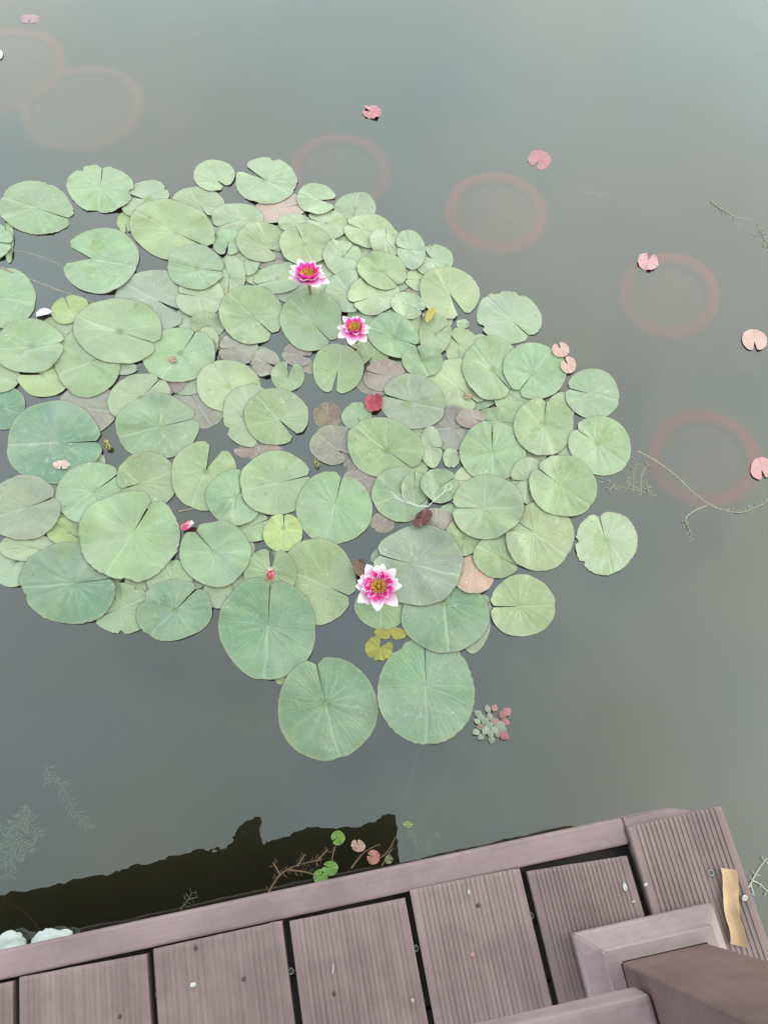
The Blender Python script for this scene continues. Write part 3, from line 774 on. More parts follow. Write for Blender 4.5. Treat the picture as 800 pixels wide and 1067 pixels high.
def flower(px, py, tips, label, z0, tiltx, tilty, inner, stem_h, seed):
    z = PADZ(px, py) + z0; base = at(px, py, z); rng = random.Random(seed)
    root = empty('water_lily_flower', base, label, 'water lily', 'open pink and white water lilies')
    Rm = Euler((tiltx, tilty, 0)).to_matrix().to_4x4(); root.rotation_euler = (tiltx, tilty, 0)
    rmax = 0
    for i, (dx, dy) in enumerate(tips):
        d = at(px + dx, py + dy, z) - base; ln = d.length; rmax = max(rmax, ln)
        el = rng.uniform(.16, .34) if i % 2 else rng.uniform(.10, .2)
        o = link('petal', petal_mesh(ln / cos(el) * 1.02, ln * rng.uniform(.50, .60), .16, .05, seed * 50 + i), M['outer'], root, (0, 0, .002 + .0012 * (i % 3)))
        o.rotation_euler = Euler((0, -el, atan2(d.y, d.x)))
    for ring, (cnt, fl, el, wd) in enumerate(inner):
        for k in range(cnt):
            a = (k + .5 * (ring % 2) + rng.uniform(-.15, .15)) / cnt * 2 * pi + .3
            o = link('petal', petal_mesh(rmax * fl * rng.uniform(.9, 1.08), rmax * wd, .26, .14, seed * 90 + ring * 20 + k), M['inner'] if ring else M['outer'], root, (cos(a) * rmax * .13 * ring, sin(a) * rmax * .13 * ring, .004 + ring * .001))
            o.rotation_euler = Euler((0, -el * rng.uniform(.9, 1.1), a))
    st = empty_part('stamen_cluster', root, (0, 0, .006))
    stamens(st, rmax * .50, rmax * .28, 46, seed)
    # flower stalk going down to the water
    bm = bmesh.new(); tube(bm, [(0, 0, .004), (.002, .001, -z * .6), (.003, .002, -z - .03)], [.0032, .0028, .0028], 7)
    s_ = from_bm('stalk', bm, M['stem'], root); s_.color = (.12, .10, .05, 1)
    return root


def empty_part(name, parent, loc):
    bm = bmesh.new()
    bmesh.ops.create_uvsphere(bm, u_segments=10, v_segments=6, radius=.0045)
    for v in bm.verts: v.co.z *= .5
    uvl = bm.loops.layers.uv.new('UVMap')
    for f in bm.faces:
        for lp in f.loops: lp[uvl].uv = (.5, .55)
    return from_bm(name, bm, M['stamen'], parent, loc)


S1 = 1 / 7.27
f1 = [((x - 225) * S1, (y - 215) * S1) for x, y in ((85, 160), (125, 135), (185, 110), (250, 125), (335, 155), (360, 225), (388, 283), (325, 368), (210, 305), (82, 268), (150, 290))]
f2 = [((x - 580) * S1, (y - 590) * S1) for x, y in ((450, 578), (492, 512), (575, 497), (640, 512), (700, 580), (692, 637), (665, 700), (552, 732), (462, 670), (520, 545))]
f3 = [((x - 355) / 8, (y - 425) / 8) for x, y in ((255, 245), (335, 255), (388, 240), (500, 285), (520, 370), (550, 432), (510, 585), (345, 635), (265, 572), (182, 548), (165, 432), (188, 375), (207, 335))]
flower(321, 292, f1, 'pink water lily flower nearest the top, tilted, with deep magenta cup', .040, -.22, .05, [(8, .74, .42, .36), (9, .54, .85, .27)], .04, 11)
flower(369.5, 345, f2, 'smallest open pink and white water lily, directly below right of the top flower', .036, -.05, .0, [(7, .68, .45, .34), (9, .50, .80, .26)], .03, 12)
flower(394.5, 613, f3, 'largest water lily flower, white tipped with orange centre, lowest of the three', .040, .06, -.03, [(9, .70, .38, .34), (11, .56, .52, .26), (9, .44, .80, .22)], .04, 13)


def bud(px, py, ln, dirpx, label, sepal_col, petal_mat, open_=.0, z=None, elev=.3, seed=0):
    """closed flower bud: body of wrapped petals with sepals round it"""
    z = (PADZ(px, py) + .004) if z is None else z
    base = at(px, py, z)
    d = at(px + dirpx[0], py + dirpx[1], z) - base
    root = empty('water_lily_bud', base, label, 'flower bud', 'water lily buds')
    root.rotation_euler = Euler((0, -elev + 0.0, atan2(d.y, d.x)))
    rng = random.Random(seed)
    for k in range(5):
        a = k * 2 * pi / 5
        o = link('petal', petal_mesh(ln * rng.uniform(.9, 1.0), ln * .52, .45, -.06 + open_, seed * 7 + k), petal_mat, root); o.color = (.42, .38, .16, 1)
        o.rotation_euler = Euler((a, 0, 0)); off = Vector((0, 0, -ln * .13)); off.rotate(Euler((a, 0, 0))); o.location = off
    for k in range(4):
        a = k * pi / 2 + .4
        o = link('sepal', petal_mesh(ln * .86, ln * .56, .40, -.02 + open_ * 1.3, seed * 9 + k), M['leaf'], root)
        o.color = (*sepal_col, 1)
        o.rotation_euler = Euler((a, 0, 0)); off = Vector((0, 0, -ln * .19)); off.rotate(Euler((a, 0, 0))); o.location = off
    return root


bud(189, 551, .028, (10, -5), 'half open pink and white bud between left pads, lying on water', (.42, .10, .11), M['outer'], .06, .012, .2, 3)
bud(282, 603, .026, (1, -12), 'small red bud with white tip standing between two lobes of a pad', (.50, .06, .04), M['outer'], .0, None, .9, 4)
bud(113, 468, .024, (1, -8), 'closed brown green bud with pale slit in dark water at left', (.16, .14, .035), M['leaf'], .0, .002, 1.1, 5)
bud(330, 486, .020, (0, -8), 'round olive green bud beside the greyish purple pad', (.15, .15, .025), M['leaf'], .0, .002, 1.2, 6)


# ------------------------------------------------------------------ floating leaves, petals and scraps
def leaf(px, py, rx, ry, rot, notch, w, col, label, name='floating_leaf', cat='leaf', z=None, rag=0, wavy=.001, lift=0., group=None, seed=0, mat='leaf', alpha=1):
    z = (PADZ(px, py) + .0022) if z is None else z
    pts, tp = outline_px(px, py, rx, ry, rot, notch, w, .1, 500 + int(px * 7 + py), rag, 48)
    org = at(px, py, z); poly = [at(x, y, z) - org for x, y in pts]; tip = at(*tp, z) - org
    for v in poly: v.z = 0
    tip.z = 0
    me = pad_mesh(poly, tip, 900 + int(px + py), .0007, rag, wavy, lift)
    o = link(name, me, M[mat], None, org); o.color = (*[x * .66 for x in col], alpha)
    return tag(o, label, cat, group)


GL = 'small reddish leaves floating on open water'
PK = (.60, .30, .29)
leaf(387, 116, 10, 7, 10, 200, 20, (.62, .23, .27), 'small bright pink ragged leaf on open water above the cluster', rag=4, wavy=.004, group=GL)
leaf(562, 166, 12, 10, 20, 120, 12, (.48, .20, .23), 'small rose pink leaf just under the surface, upper right', z=.0008, group=GL)
leaf(675, 272, 11, 9, 20, 285, 18, (.68, .34, .35), 'pale pink folded leaf at the rim of a tilted submerged tub', wavy=.003, group=GL)
leaf(786, 354, 13.5, 11, 15, 90, 10, (.66, .42, .36), 'pale peach two lobed leaf near right photo edge', group=GL)
leaf(793, 488, 11, 12, 0, 75, 12, (.66, .33, .33), 'pink notched leaf beside the reddest tub at right edge', group=GL)
leaf(584, 364, 9, 8, 20, 250, 14, (.64, .38, .31), 'upper peach leaf of the touching pair right of the cluster', group=GL)
leaf(592, 380, 8, 9, 0, 230, 14, (.66, .40, .33), 'lower peach leaf of the touching pair right of the cluster', group=GL)
leaf(31, 19, 10, 5, 0, 90, 10, (.42, .25, .28), 'dull pink leaf under hazy water in top left corner', z=.0006, group=GL)
leaf(-2, 56, 5, 5, 0, 90, 10, (.8, .78, .74), 'white fleck of a leaf at upper left photo edge')
leaf(389.5, 420, 9, 10, 10, 270, 8, (.42, .03, .055), 'bright red curled leaf standing in a gap amid green pads', wavy=.003, lift=.004)
leaf(440, 540, 12, 7, -40, 200, 6, (.12, .025, .025), 'dark maroon leaf under the white dry stalk', z=.012, wavy=.003)
leaf(375, 592, 7, 10, -20, 260, 8, (.26, .13, .085), 'brown shrivelled leaf touching the upper left of the lowest flower', z=.008, wavy=.004, lift=.006)
leaf(395, 676, 15, 13, 20, 300, 22, (.36, .33, .06), 'decayed yellow leaf with brown edge below the lowest flower', z=.002, rag=6, wavy=.003)
leaf(407, 660, 17, 7, 5, 90, 10, (.36, .33, .06), 'yellow olive leaf strip under the pad of the lowest flower', z=.0022, rag=2)
leaf(448, 327, 4, 9, 25, 270, 10, (.48, .37, .07), 'bright yellow withered leaf stub between upper right pads', z=.016, rag=2)
leaf(64, 484, 8.5, 5, 0, 90, 8, (.68, .52, .42), 'pale beige petal scrap lying on the large left pad', 'petal_scrap', 'petal scrap', rag=3, wavy=.003)
leaf(487, 412.5, 4.5, 3.5, 0, 180, 20, (.50, .30, .16), 'tiny tan husk on a pale pad right of centre', 'petal_scrap', 'petal scrap', rag=2, wavy=.003)
leaf(180, 374, 4, 3.5, 0, 0, 10, (.48, .25, .20), 'tiny pinkish crumb on a pad at the left', 'petal_scrap', 'petal scrap', rag=2, wavy=.002)
o = link('fallen_petal', petal_mesh(.036, .020, .35, .05, 77), M['scrap'], None, at(38, 328, .003))
o.rotation_euler = (0, -.05, atan2(*(lambda d: (d.y, d.x))(at(56, 326, 0) - at(38, 328, 0))))
o.color = (.62, .52, .55, 1)
tag(o, 'white and pink boat shaped petal afloat beside a yellowish pad', 'petal')
GD = 'small round leaves in the dark reflection by the deck'
leaf(352, 873.5, 7.5, 7.5, 0, 150, 8, (.20, .34, .06), 'single bright green round leaf, farthest from the deck', group=GD)
leaf(344, 905, 8.5, 7.5, 0, 200, 8, (.20, .36, .08), 'green round leaf, right of two touching beside the deck edge', group=GD)
leaf(334, 914, 7.5, 8.5, 0, 300, 8, (.21, .37, .08), 'green round leaf closest to the deck, left of two touching', group=GD)
leaf(373, 881.5, 7.5, 6.5, 20, 260, 8, (.60, .36, .27), 'pale pink leaf in the dark reflection, left of two', group=GD, rag=1)
leaf(389, 893.5, 7, 7.5, 0, 200, 8, (.62, .24, .19), 'salmon pink leaf in the dark reflection, right of two', group=GD, rag=1)
leaf(405, 896, 4.5, 4.5, 0, 20, 8, (.28, .25, .10), 'tiny olive leaf at the right end of the dark reflection', group=GD)
leaf(425, 859.5, 5, 3.5, 10, 20, 8, (.36, .36, .14), 'tiny yellowish leaf on a thin stem right of the dark reflection', group=GD)


# ------------------------------------------------------------------ submerged stems and waterweed
def stalk(pts, r, col, label, z, name='drifting_reed', cat='plant stalk'):
    z = z if isinstance(z, (list, tuple)) else [z] * len(pts)
    w3 = spline([at(x, y, zz) for (x, y), zz in zip(pts, z)], 6); org = w3[0].copy(); bm = bmesh.new()
    tube(bm, [p - org for p in w3], [r * (1 - .4 * i / len(w3)) for i in range(len(w3))], 6)
    o = from_bm(name, bm, M['stem'], None, org); o.color = (*col, 1)
    return tag(o, label, cat)


def weed(branches, r, col, lcol, label, z, lf, gap, seed, name='waterweed', leafw=.15):
    """stems with whorls of tiny leaves; branches are pixel polylines"""
    rng = random.Random(seed); org = at(*branches[0][0], z); bm = bmesh.new(); bl = bmesh.new()
    for br in branches:
        pts = spline([at(x, y, z + rng.uniform(-.0012, .0010)) - org for x, y in br], 8)
        tube(bm, pts, [r * (1 - .6 * i / len(pts)) for i in range(len(pts))], 5)
        acc = 0
        for a, b in zip(pts, pts[1:]):
            t = (b - a); ln = t.length; acc += ln
            if t.length < 1e-6: continue
            t.normalize(); sd_ = t.cross(Vector((0, 0, 1))).normalized()
            while acc > gap:
                acc -= gap; p = a.lerp(b, rng.random())
                for sgn in (-1, 1):
                    if rng.random() < .15: continue
                    l_ = lf * rng.uniform(.5, 1.2); d = (sd_ * sgn + t * rng.uniform(.2, .9) + Vector((0, 0, rng.uniform(-.25, .15)))).normalized()
                    q = d.cross(Vector((0, 0, 1))).normalized() * l_ * leafw * .5
                    vs = [bl.verts.new(p), bl.verts.new(p + d * l_ * .5 + q), bl.verts.new(p + d * l_), bl.verts.new(p + d * l_ * .5 - q)]
                    bl.faces.new(vs)
    o = from_bm(name, bm, M['stem'], None, org); o.color = (*col, 1)
    f = from_bm('foliage', bl, M['leaf'], o); f.color = (*lcol, 1)
    return tag(o, label, 'waterweed')


stalk([(-6, 276), (25, 289), (60, 302), (104, 318)], .0042, (.19, .15, .12), 'long brown flower stalk afloat between left pads', -.001)
stalk([(12, 261), (38, 266), (70, 279)], .0028, (.17, .14, .12), 'short thin brown stalk above the longer one at left', -.001)
stalk([(186, 533), (203, 530)], .002, (.22, .16, .13), 'tiny pinkish stalk beside the half open bud', .001)
DRY = empty('dry_flower_stalk', at(446, 527.5, .03), 'white dried stalk forked on the pads right of centre', 'dry stalk')
for nm, pl in (('strand', [(407.5, 512.5), (416, 520), (430, 525.5), (446, 527.5)]), ('strand', [(419, 513), (422, 521), (436, 526.5), (446, 528)]), ('strand', [(410, 518), (424, 524), (440, 529)]),
               ('strand', [(446, 527.5), (455, 519), (463, 512), (464.5, 506), (469, 504.5), (470, 509), (465, 511.5)])):
    pts = spline([at(x, y, .031) - at(446, 527.5, .03) for x, y in pl], 6); bm = bmesh.new(); tube(bm, pts, .0008, 5)
    o = from_bm(nm, bm, M['stem'], DRY); o.color = (.45, .46, .39, 1)
WC, WL = (.24, .215, .15), (.22, .21, .14)
weed([[(636, 203), (622, 203), (611, 201), (597, 212)], [(611, 201), (606, 196)]], .0012, WC, WL, 'faint pale weed sprig near the upper right tubs', -.001, .012, .006, 1)
weed([[(740, 209), (752, 218), (766, 226), (782, 228), (792, 240), (802, 262)], [(760, 222), (772, 236), (786, 246)], [(742, 212), (746, 220)]], .0010, WC, WL, 'fluffy pale weed at the right edge near the top', .0008, .011, .006, 2)
weed([[(684, 517), (664, 512), (645, 507), (628, 500), (613, 494)], [(660, 511), (660, 497), (662, 480)], [(668, 512), (668, 495), (675, 484)], [(676, 514), (672, 502)], [(640, 505), (634, 512)], [(655, 509), (652, 497)]],
     .0010, WC, WL, 'feathery beige weed spray touching the right of the pad cluster', .0010, .012, .0055, 3)
weed([[(664, 470), (684, 481), (704, 496), (722, 513), (738, 525), (755, 532), (772, 534), (786, 529), (802, 522)], [(736, 527), (722, 533), (714, 541), (717, 550), (722, 562)]], .0017, WC, WL, 'long knobbly weed stem crossing below the reddest tub', .0008, .010, .008, 4)
weed([[(47, 797), (50, 806), (53, 815)], [(50, 806), (66, 822), (76, 842), (92, 864)], [(46, 812), (58, 808)]], .0022, (.42, .40, .24), (.34, .38, .22), 'forked submerged weed at lower left with pale top', -.005, .016, .006, 5)
weed([[(28, 838), (20, 860), (15, 882), (10, 915)], [(20, 858), (6, 864), (-8, 866)], [(17, 872), (3, 880), (-8, 886)], [(14, 888), (0, 898)], [(22, 852), (34, 862), (40, 872)], [(16, 878), (28, 890)]], .0022, (.36, .50, .26), (.34, .52, .24), 'fern like green weed submerged at the left edge above the deck', -.007, .020, .0035, 6)
weed([[(436, 786), (430, 806), (424, 828), (418, 862), (418, 905)], [(424, 830), (414, 832)], [(423, 832), (418, 828)]], .0012, (.28, .26, .19), (.24, .24, .16), 'thin upright weed stem beside the right end of the reflection', -.003, .007, .016, 7)
weed([[(430, 895), (442, 880), (452, 866)], [(436, 886), (448, 888), (462, 880)], [(440, 878), (432, 866)]], .0016, (.26, .34, .20), (.24, .34, .18), 'soft green weed clump under water by the deck edge', -.003, .018, .005, 8)
weed([[(280, 930), (292, 912), (310, 902), (336, 896)], [(292, 912), (284, 899)], [(300, 907), (322, 910), (340, 918)], [(330, 898), (342, 885)], [(310, 903), (318, 890)]], .0018, (.13, .075, .03), (.10, .058, .022), 'tangled brown weed in the dark reflection left of green leaves', .0012, .010, .0045, 9)
weed([[(352, 874), (347, 890), (345, 902)], [(366, 905), (380, 888), (396, 880)], [(384, 900), (402, 890), (412, 872)], [(398, 902), (409, 884)]], .0013, (.16, .09, .045), (.11, .06, .03), 'reddish brown weed strands around the pink leaves by the deck', .0012, .006, .006, 10)
weed([[(188, 948), (196, 938), (200, 930)], [(196, 938), (206, 935)]], .0013, (.085, .075, .03), (.06, .058, .022), 'small olive weed tuft in the dark reflection against the deck', .0012, .012, .007, 14)
stalk([(-4, 938), (25, 950), (45, 975)], .003, (.16, .09, .045), 'curved brown stem in the dark reflection at far left', -.015)
weed([[(780, 925), (788, 910), (799, 894)], [(784, 918), (792, 922), (800, 930)], [(782, 922), (786, 934)]], .0008, (.5, .5, .42), (.34, .36, .24), 'white reed wisp at right edge beside the end plank', .004, .009, .012, 11)
weed([[(626, 692), (640, 686), (653, 681)]], .0009, WC, WL, 'short faint weed thread on open water right of the pads', -.004, .006, .012, 12)
weed([[(529, 76), (538, 72)], [(533, 75), (530, 80)]], .0012, WC, WL, 'tiny faint weed sprig near the top middle', -.012, .010, .006, 15)
weed([[(632, 362), (638, 352), (641, 346)], [(634, 360), (632, 370)]], .0010, WC, WL, 'small faint weed sprig left below the tilted tub', -.010, .007, .008, 13)
weed([[(304, 795), (312, 797), (318, 794)], [(312, 797), (314, 803)]], .0008, WC, WL, 'tiny pale root fringe under the lowest left pad', -.003, .007, .007, 16)

# water caltrop rosette
RC = at(510, 756, .004); ros = empty('floating_rosette', RC, 'floating rosette of small diamond leaves right of the lowest pads', 'floating plant')
rr = random.Random(21)
spots = [(0, 0), (-5, -4), (5, -4), (-4, 5), (5, 5), (0, -9), (-10, 2), (10, 0), (1, 10), (-9, -8), (-13, -4), (9, 9), (-9, 12), (2, 15), (13, 4), (15, 11), (-2, -17), (-12, -12), (5, -18), (14, -11), (16, -3), (18, -14), (-14, 7)]
for k, (dx, dy) in enumerate(spots):
    c0 = at(510 + dx, 756 + dy, .004) - RC; s = rr.uniform(4.0, 6.0) * mpp(510, 756); a = atan2(c0.y, c0.x) + rr.uniform(-.3, .3)
    bm = bmesh.new(); z = .001 + .002 * rr.random()
    pr = [(1, 0), (.72, .34), (.3, .66), (-.15, .8), (-.7, .45), (-1, 0), (-.7, -.45), (-.15, -.8), (.3, -.66), (.72, -.34)]
    cv = bm.verts.new((0, 0, .0012)); vs = [bm.verts.new((x * s, y * s, 0)) for x, y in pr]
    for i in range(10): bm.faces.new((cv, vs[i], vs[(i + 1) % 10]))
    o = from_bm('leaf', bm, M['leaf'], ros, (c0.x, c0.y, z)); o.rotation_euler = (rr.uniform(-.2, .2), rr.uniform(-.2, .2), a)
    pink = dx > 3 and dy < -8 or dx > 14
    o.color = (.26, .09, .10, 1) if pink else ((.22, .15, .12, 1) if rr.random() < .25 else (.21, .225, .165, 1))
    if k:
        bm = bmesh.new(); tube(bm, [(0, 0, -.001), (c0.x * .9, c0.y * .9, -.0005)], .0008, 4)
        s_ = from_bm('leaf_stalk', bm, M['stem'], ros); s_.color = (.30, .14, .11, 1)


# ------------------------------------------------------------------ submerged planting tubs
def tub(px, py, rxpx, depth, tilt, label, mat='tub', tube_r=.016):
    R = rxpx * mpp(px, py, 0) * .93
    c0 = at(px, py, -depth); hgt = c0.z - BED - .004
    root = empty('planting_tub', (c0.x, c0.y, c0.z), label, 'tub', 'submerged planting tubs')
    root.rotation_euler = tilt
    def lathe(name, prof, m):
        bm = bmesh.new(); n = 48; rings = [[bm.verts.new((r * cos(2 * pi * k / n), r * sin(2 * pi * k / n), z)) for k in range(n)] for r, z in prof]
        for v in bm.verts:
            g = noise.noise(Vector((v.co.x * 9, v.co.y * 9, px * .37))); v.co.x *= 1 + .035 * g; v.co.y *= 1 + .035 * g; v.co.z += .006 * g if name == 'rim' else 0
        for a, b in zip(rings, rings[1:]):
            for k in range(n): bm.faces.new((a[k], a[(k + 1) % n], b[(k + 1) % n], b[k]))
        if prof[-1][0] < .02 or name == 'body': bm.faces.new(rings[-1][::-1])
        return from_bm(name, bm, m, root)
    t = tube_r
    lathe('rim', [(R + t * cos(a), t * .8 * sin(a)) for a in [i * pi / 6 for i in range(13)]], M[mat])
    cut = hgt / max(cos(tilt[0]), .8) - R * abs(sin(tilt[0])) - R * abs(sin(tilt[1]))
    lathe('body', [(R - .002, -t * .5), (R * .93, -cut * .5), (R * .86, -cut)], M[mat])
    bm = bmesh.new(); n = 40; rings = []
    for f in (0.01, .3, .6, .85, 1):
        rings.append([bm.verts.new((f * (R - .006) * cos(2 * pi * k / n), f * (R - .006) * sin(2 * pi * k / n), -.016 + .010 * (1 - f * f) + .006 * noise.noise(Vector((f * 3 * cos(2 * pi * k / n), f * 3 * sin(2 * pi * k / n), px)))) ) for k in range(n)])
    for a, b in zip(rings, rings[1:]):
        for k in range(n): bm.faces.new((a[k], a[(k + 1) % n], b[(k + 1) % n], b[k]))
    from_bm('soil', bm, M['soil'], root)
    return root


tub(732, 477, 52, .040, (-.08, -.16, 0), 'reddest submerged tub rim, crossed by a long weed at right')
tub(517, 221, 46, .048, (.0, .05, 0), 'red submerged tub rim below the rose pink leaf, upper middle right')
tub(696, 307, 44, .050, (.20, -.12, 0), 'tilted submerged tub rim under the pale pink folded leaf')
tub(355, 178, 44, .068, (.0, .10, 0), 'faint submerged tub rim just above the top of the cluster')
tub(86, 112, 52, .060, (.0, .05, 0), 'faint brownish submerged tub ring, right of two at upper left', 'tub_brown')
tub(4, 72, 52, .068, (.0, .0, 0), 'faint submerged tub ring cut by the left photo edge near the top')

# ------------------------------------------------------------------ deck
deck = empty('wooden_deck', (0, -.5, DK - .03), 'mauve brown grooved plank deck along the bottom of the photo', 'deck')
DO = Vector((0, -.5, DK - .03))


def dl(v): return Vector(v) - DO


def plank(x0, x1, y_front0, y_front1, y_back, top, depth, n, seed):
    """hollow composite board with a grooved top, extruded along y"""
    rng = random.Random(seed); wd = x1 - x0; m_ = .0075; th = .021
    prof = [(0, -th), (0, -.0015), (.0012, 0)]
    pitch = (wd - 2 * m_) / n
    for k in range(n):
        a = m_ + k * pitch; g = pitch * .34; dd = depth * rng.uniform(.8, 1.15)
        prof += [(a + pitch * .32, 0), (a + pitch * .36, -dd), (a + pitch * .36 + g * .8, -dd), (a + pitch * .36 + g, 0)]
    prof += [(wd - .0012, 0), (wd, -.0015), (wd, -th)]
    bm = bmesh.new(); ys = [0, .004, .3, 1.0]; rows = []
    for s in ys:
        row = []
        for x, z in prof:
            yf = y_front0 + (y_front1 - y_front0) * x / wd
            jag = .0009 * noise.noise(Vector((x * 160, seed * 3.1, 0))) + .0012 * noise.noise(Vector((x * 45, seed, 5)))
            y = yf + jag - s * (yf - y_back) if s == 0 else yf - (s if s == .004 else s * (yf - y_back))
            drop = .0010 if s == 0 else 0
            row.append(bm.verts.new(dl((x0 + x, y, top + z - (drop if z > -.01 else 0)))))
        rows.append(row)
    for a, b in zip(rows, rows[1:]):
        for k in range(len(prof) - 1): bm.faces.new((a[k], b[k], b[k + 1], a[k + 1]))
        bm.faces.new((a[-1], b[-1], b[0], a[0]))
    bm.faces.new(rows[0]); bm.faces.new(rows[-1][::-1])
    bmesh.ops.recalc_face_normals(bm, faces=bm.faces[:])
    return from_bm('plank', bm, M['plank'], deck, shade=False)


gx = [(-1.196, -1.049), (-1.043, -.905), (-.899, -.759), (-.753, -.613), (-.607, -.465), (-.4575, -.3095), (-.3015, -.1485), (-.1395, .0005), (.0075, .1435), (.1510, .2755), (.2845, .406)]
fr = [(-.045, -.046), (-.044, -.045), (-.046, -.045), (-.045, -.046), (-.045, -.046), (-.0435, -.0480), (-.0445, -.0440), (-.0465, -.0485), (-.0405, -.0430), (-.0480, -.0545), (-.0235, -.0225)]
dp = [.0005] * 5 + [.0004, .0005, .0006, .0008, .0009, .0012]
for k, ((a, b), (f0, f1), d_) in enumerate(zip(gx, fr, dp)):
    plank(a, b, f0, f1, -1.5, DK + (.004 if k == 10 else 0), d_, 21 if k < 10 else 18, k + 1)
# edge board along the water
bm = bmesh.new(); box(bm, -1.25, .283, -.0425, -.0118, DK - .11, DK - .0025, .003)
from_bm('edge_board', bm, M['beam'], deck, -DO, shade=False)
# its mitred end, running out under the last plank
bm = bmesh.new()
pl = [(.2832, -.0425), (.395, -.0425), (.384, -.0245), (.343, -.0118), (.2832, -.0118)]
lo = [bm.verts.new((x, y, DK - .11)) for x, y in pl]; hi = [bm.verts.new((x, y, DK - .0030)) for x, y in pl]
bm.faces.new(lo[::-1]); bm.faces.new(hi)
for i in range(5): bm.faces.new((lo[i], lo[(i + 1) % 5], hi[(i + 1) % 5], hi[i]))
bmesh.ops.bevel(bm, geom=list(bm.edges), offset=.002, segments=2, affect='EDGES')
from_bm('edge_board', bm, M['beam'], deck, -DO, shade=False)
# side board under the right edge, joists, piles, boards added to darken the gaps
bm = bmesh.new(); box(bm, .362, .398, -1.5, -.045, DK - .11, DK - .024, .002); from_bm('side_board', bm, M['beam'], deck, -DO)
for y in (-.0750, -.136, -.1815, -.24, -.40, -.80, -1.2):  # close-set front ones are added to block bright water in the plank gaps
    bm = bmesh.new(); box(bm, -1.22, .36, y - .03, y + (.0318 if y > -.1 else .0305 if y > -.14 else .012), DK - .09, DK - .0235, .002); from_bm('joist_and_gap_board', bm, M['joist_and_gap_board'], deck, -DO)
for x, y in ((-1.1, -.25), (.25, -.25), (-1.1, -1.2), (.25, -1.2)):
    bm = bmesh.new(); box(bm, x - .05, x + .05, y - .05, y + .05, BED - .05, DK - .095, .004); from_bm('pile', bm, M['joist_and_gap_board'], deck, -DO)
# clip screws in the gaps and one washer on the end plank
for px, py, z in ((165, 1036.5, -.010), (303, 1012.5, -.010), (433, 988.5, -.010), (553, 954.5, -.010), (740.5, 910, .0048)):
    c0 = at(px, py, DK + z); bm = bmesh.new(); n = 18; t = .0011; R = .0030; rings = []
    for k in range(n):
        a = 2 * pi * k / n
        rings.append([bm.verts.new(((R + t * cos(b)) * cos(a), (R + t * cos(b)) * sin(a), t * sin(b))) for b in [i * pi / 3 for i in range(6)]])
    for k in range(n):
        for j in range(6): bm.faces.new((rings[k][j], rings[(k + 1) % n][j], rings[(k + 1) % n][(j + 1) % 6], rings[k][(j + 1) % 6]))
    bmesh.ops.create_cone(bm, segments=12, radius1=.0012, radius2=.0012, depth=.012, cap_ends=True, matrix=Matrix.Translation((0, 0, -.006)))
    from_bm('screw', bm, M['steel'], deck, c0 - DO)
for px, py in ((204, 988.5), (254, 1021), (348, 1036), (125, 1060), (498, 944)):
    c0 = at(px, py, DK + .0004); bm = bmesh.new()
    bmesh.ops.create_cone(bm, segments=14, radius1=.0026, radius2=.0020, depth=.0014, cap_ends=True)
    bmesh.ops.create_uvsphere(bm, u_segments=8, v_segments=5, radius=.0012, matrix=Matrix.Translation((0, 0, .0006)))
    from_bm('nail', bm, M['nail'], deck, c0 - DO)

# ------------------------------------------------------------------ railing: post with stepped collar, low rail
PX0, PX1, PY1, PY0 = .2245, .3260, -.1560, -.2600
rail = empty('deck_railing', ((PX0 + PX1) / 2, (PY0 + PY1) / 2, DK), 'dark brown square railing post with pale stepped collar and side rail', 'railing')
RO = rail.location.copy()
bm = bmesh.new(); box(bm, PX0, PX1, PY0, PY1, DK + .006, DK + .90, .0035); from_bm('post', bm, M['post'], rail, -RO, shade=False)
bm = bmesh.new(); rings = []
for off, z in ((.0410, .0050), (.0410, .0180), (.0375, .0215), (.0235, .0255), (.0200, .0270), (.0180, .0370), (.0160, .0390), (.0012, .0400)):
    rings.append([bm.verts.new((x, y, DK + z)) for x, y in ((PX0 - off, PY0 - off), (PX1 + off * .62, PY0 - off), (PX1 + off * .62, PY1 + off * .85), (PX0 - off, PY1 + off * .85))])
for a, b in zip(rings, rings[1:]):
    for k in range(4): bm.faces.new((a[k], a[(k + 1) % 4], b[(k + 1) % 4], b[k]))
es = [e for e in bm.edges if abs(e.verts[0].co.z - e.verts[1].co.z) > 1e-4]
bmesh.ops.bevel(bm, geom=es, offset=.0015, segments=2, affect='EDGES')
from_bm('base_collar', bm, M['trim'], rail, -RO, shade=False)
bm = bmesh.new(); box(bm, -1.2, PX0 - .001, -.232, -.172, DK + .085, DK + .135, .006, 3); from_bm('rail', bm, M['trim'], rail, -RO, shade=False)
bm = bmesh.new(); box(bm, -1.2, -1.1, PY0, PY1, DK + .004, DK + .90, .0035); from_bm('post', bm, M['post'], rail, -RO, shade=False)


# ------------------------------------------------------------------ litter on the deck
def flake(px, py, rx, ry, rot, col, label, z=None):
    z = DK + .0024 if z is None else z
    o = leaf(px, py, rx, ry, rot, 90, 4, col, label, 'petal_scrap', 'petal scrap', z, 2, .0012)
    o['group'] = 'scraps littering the deck planks'; o.data.materials.clear(); o.data.materials.append(M['scrap'])
    return o


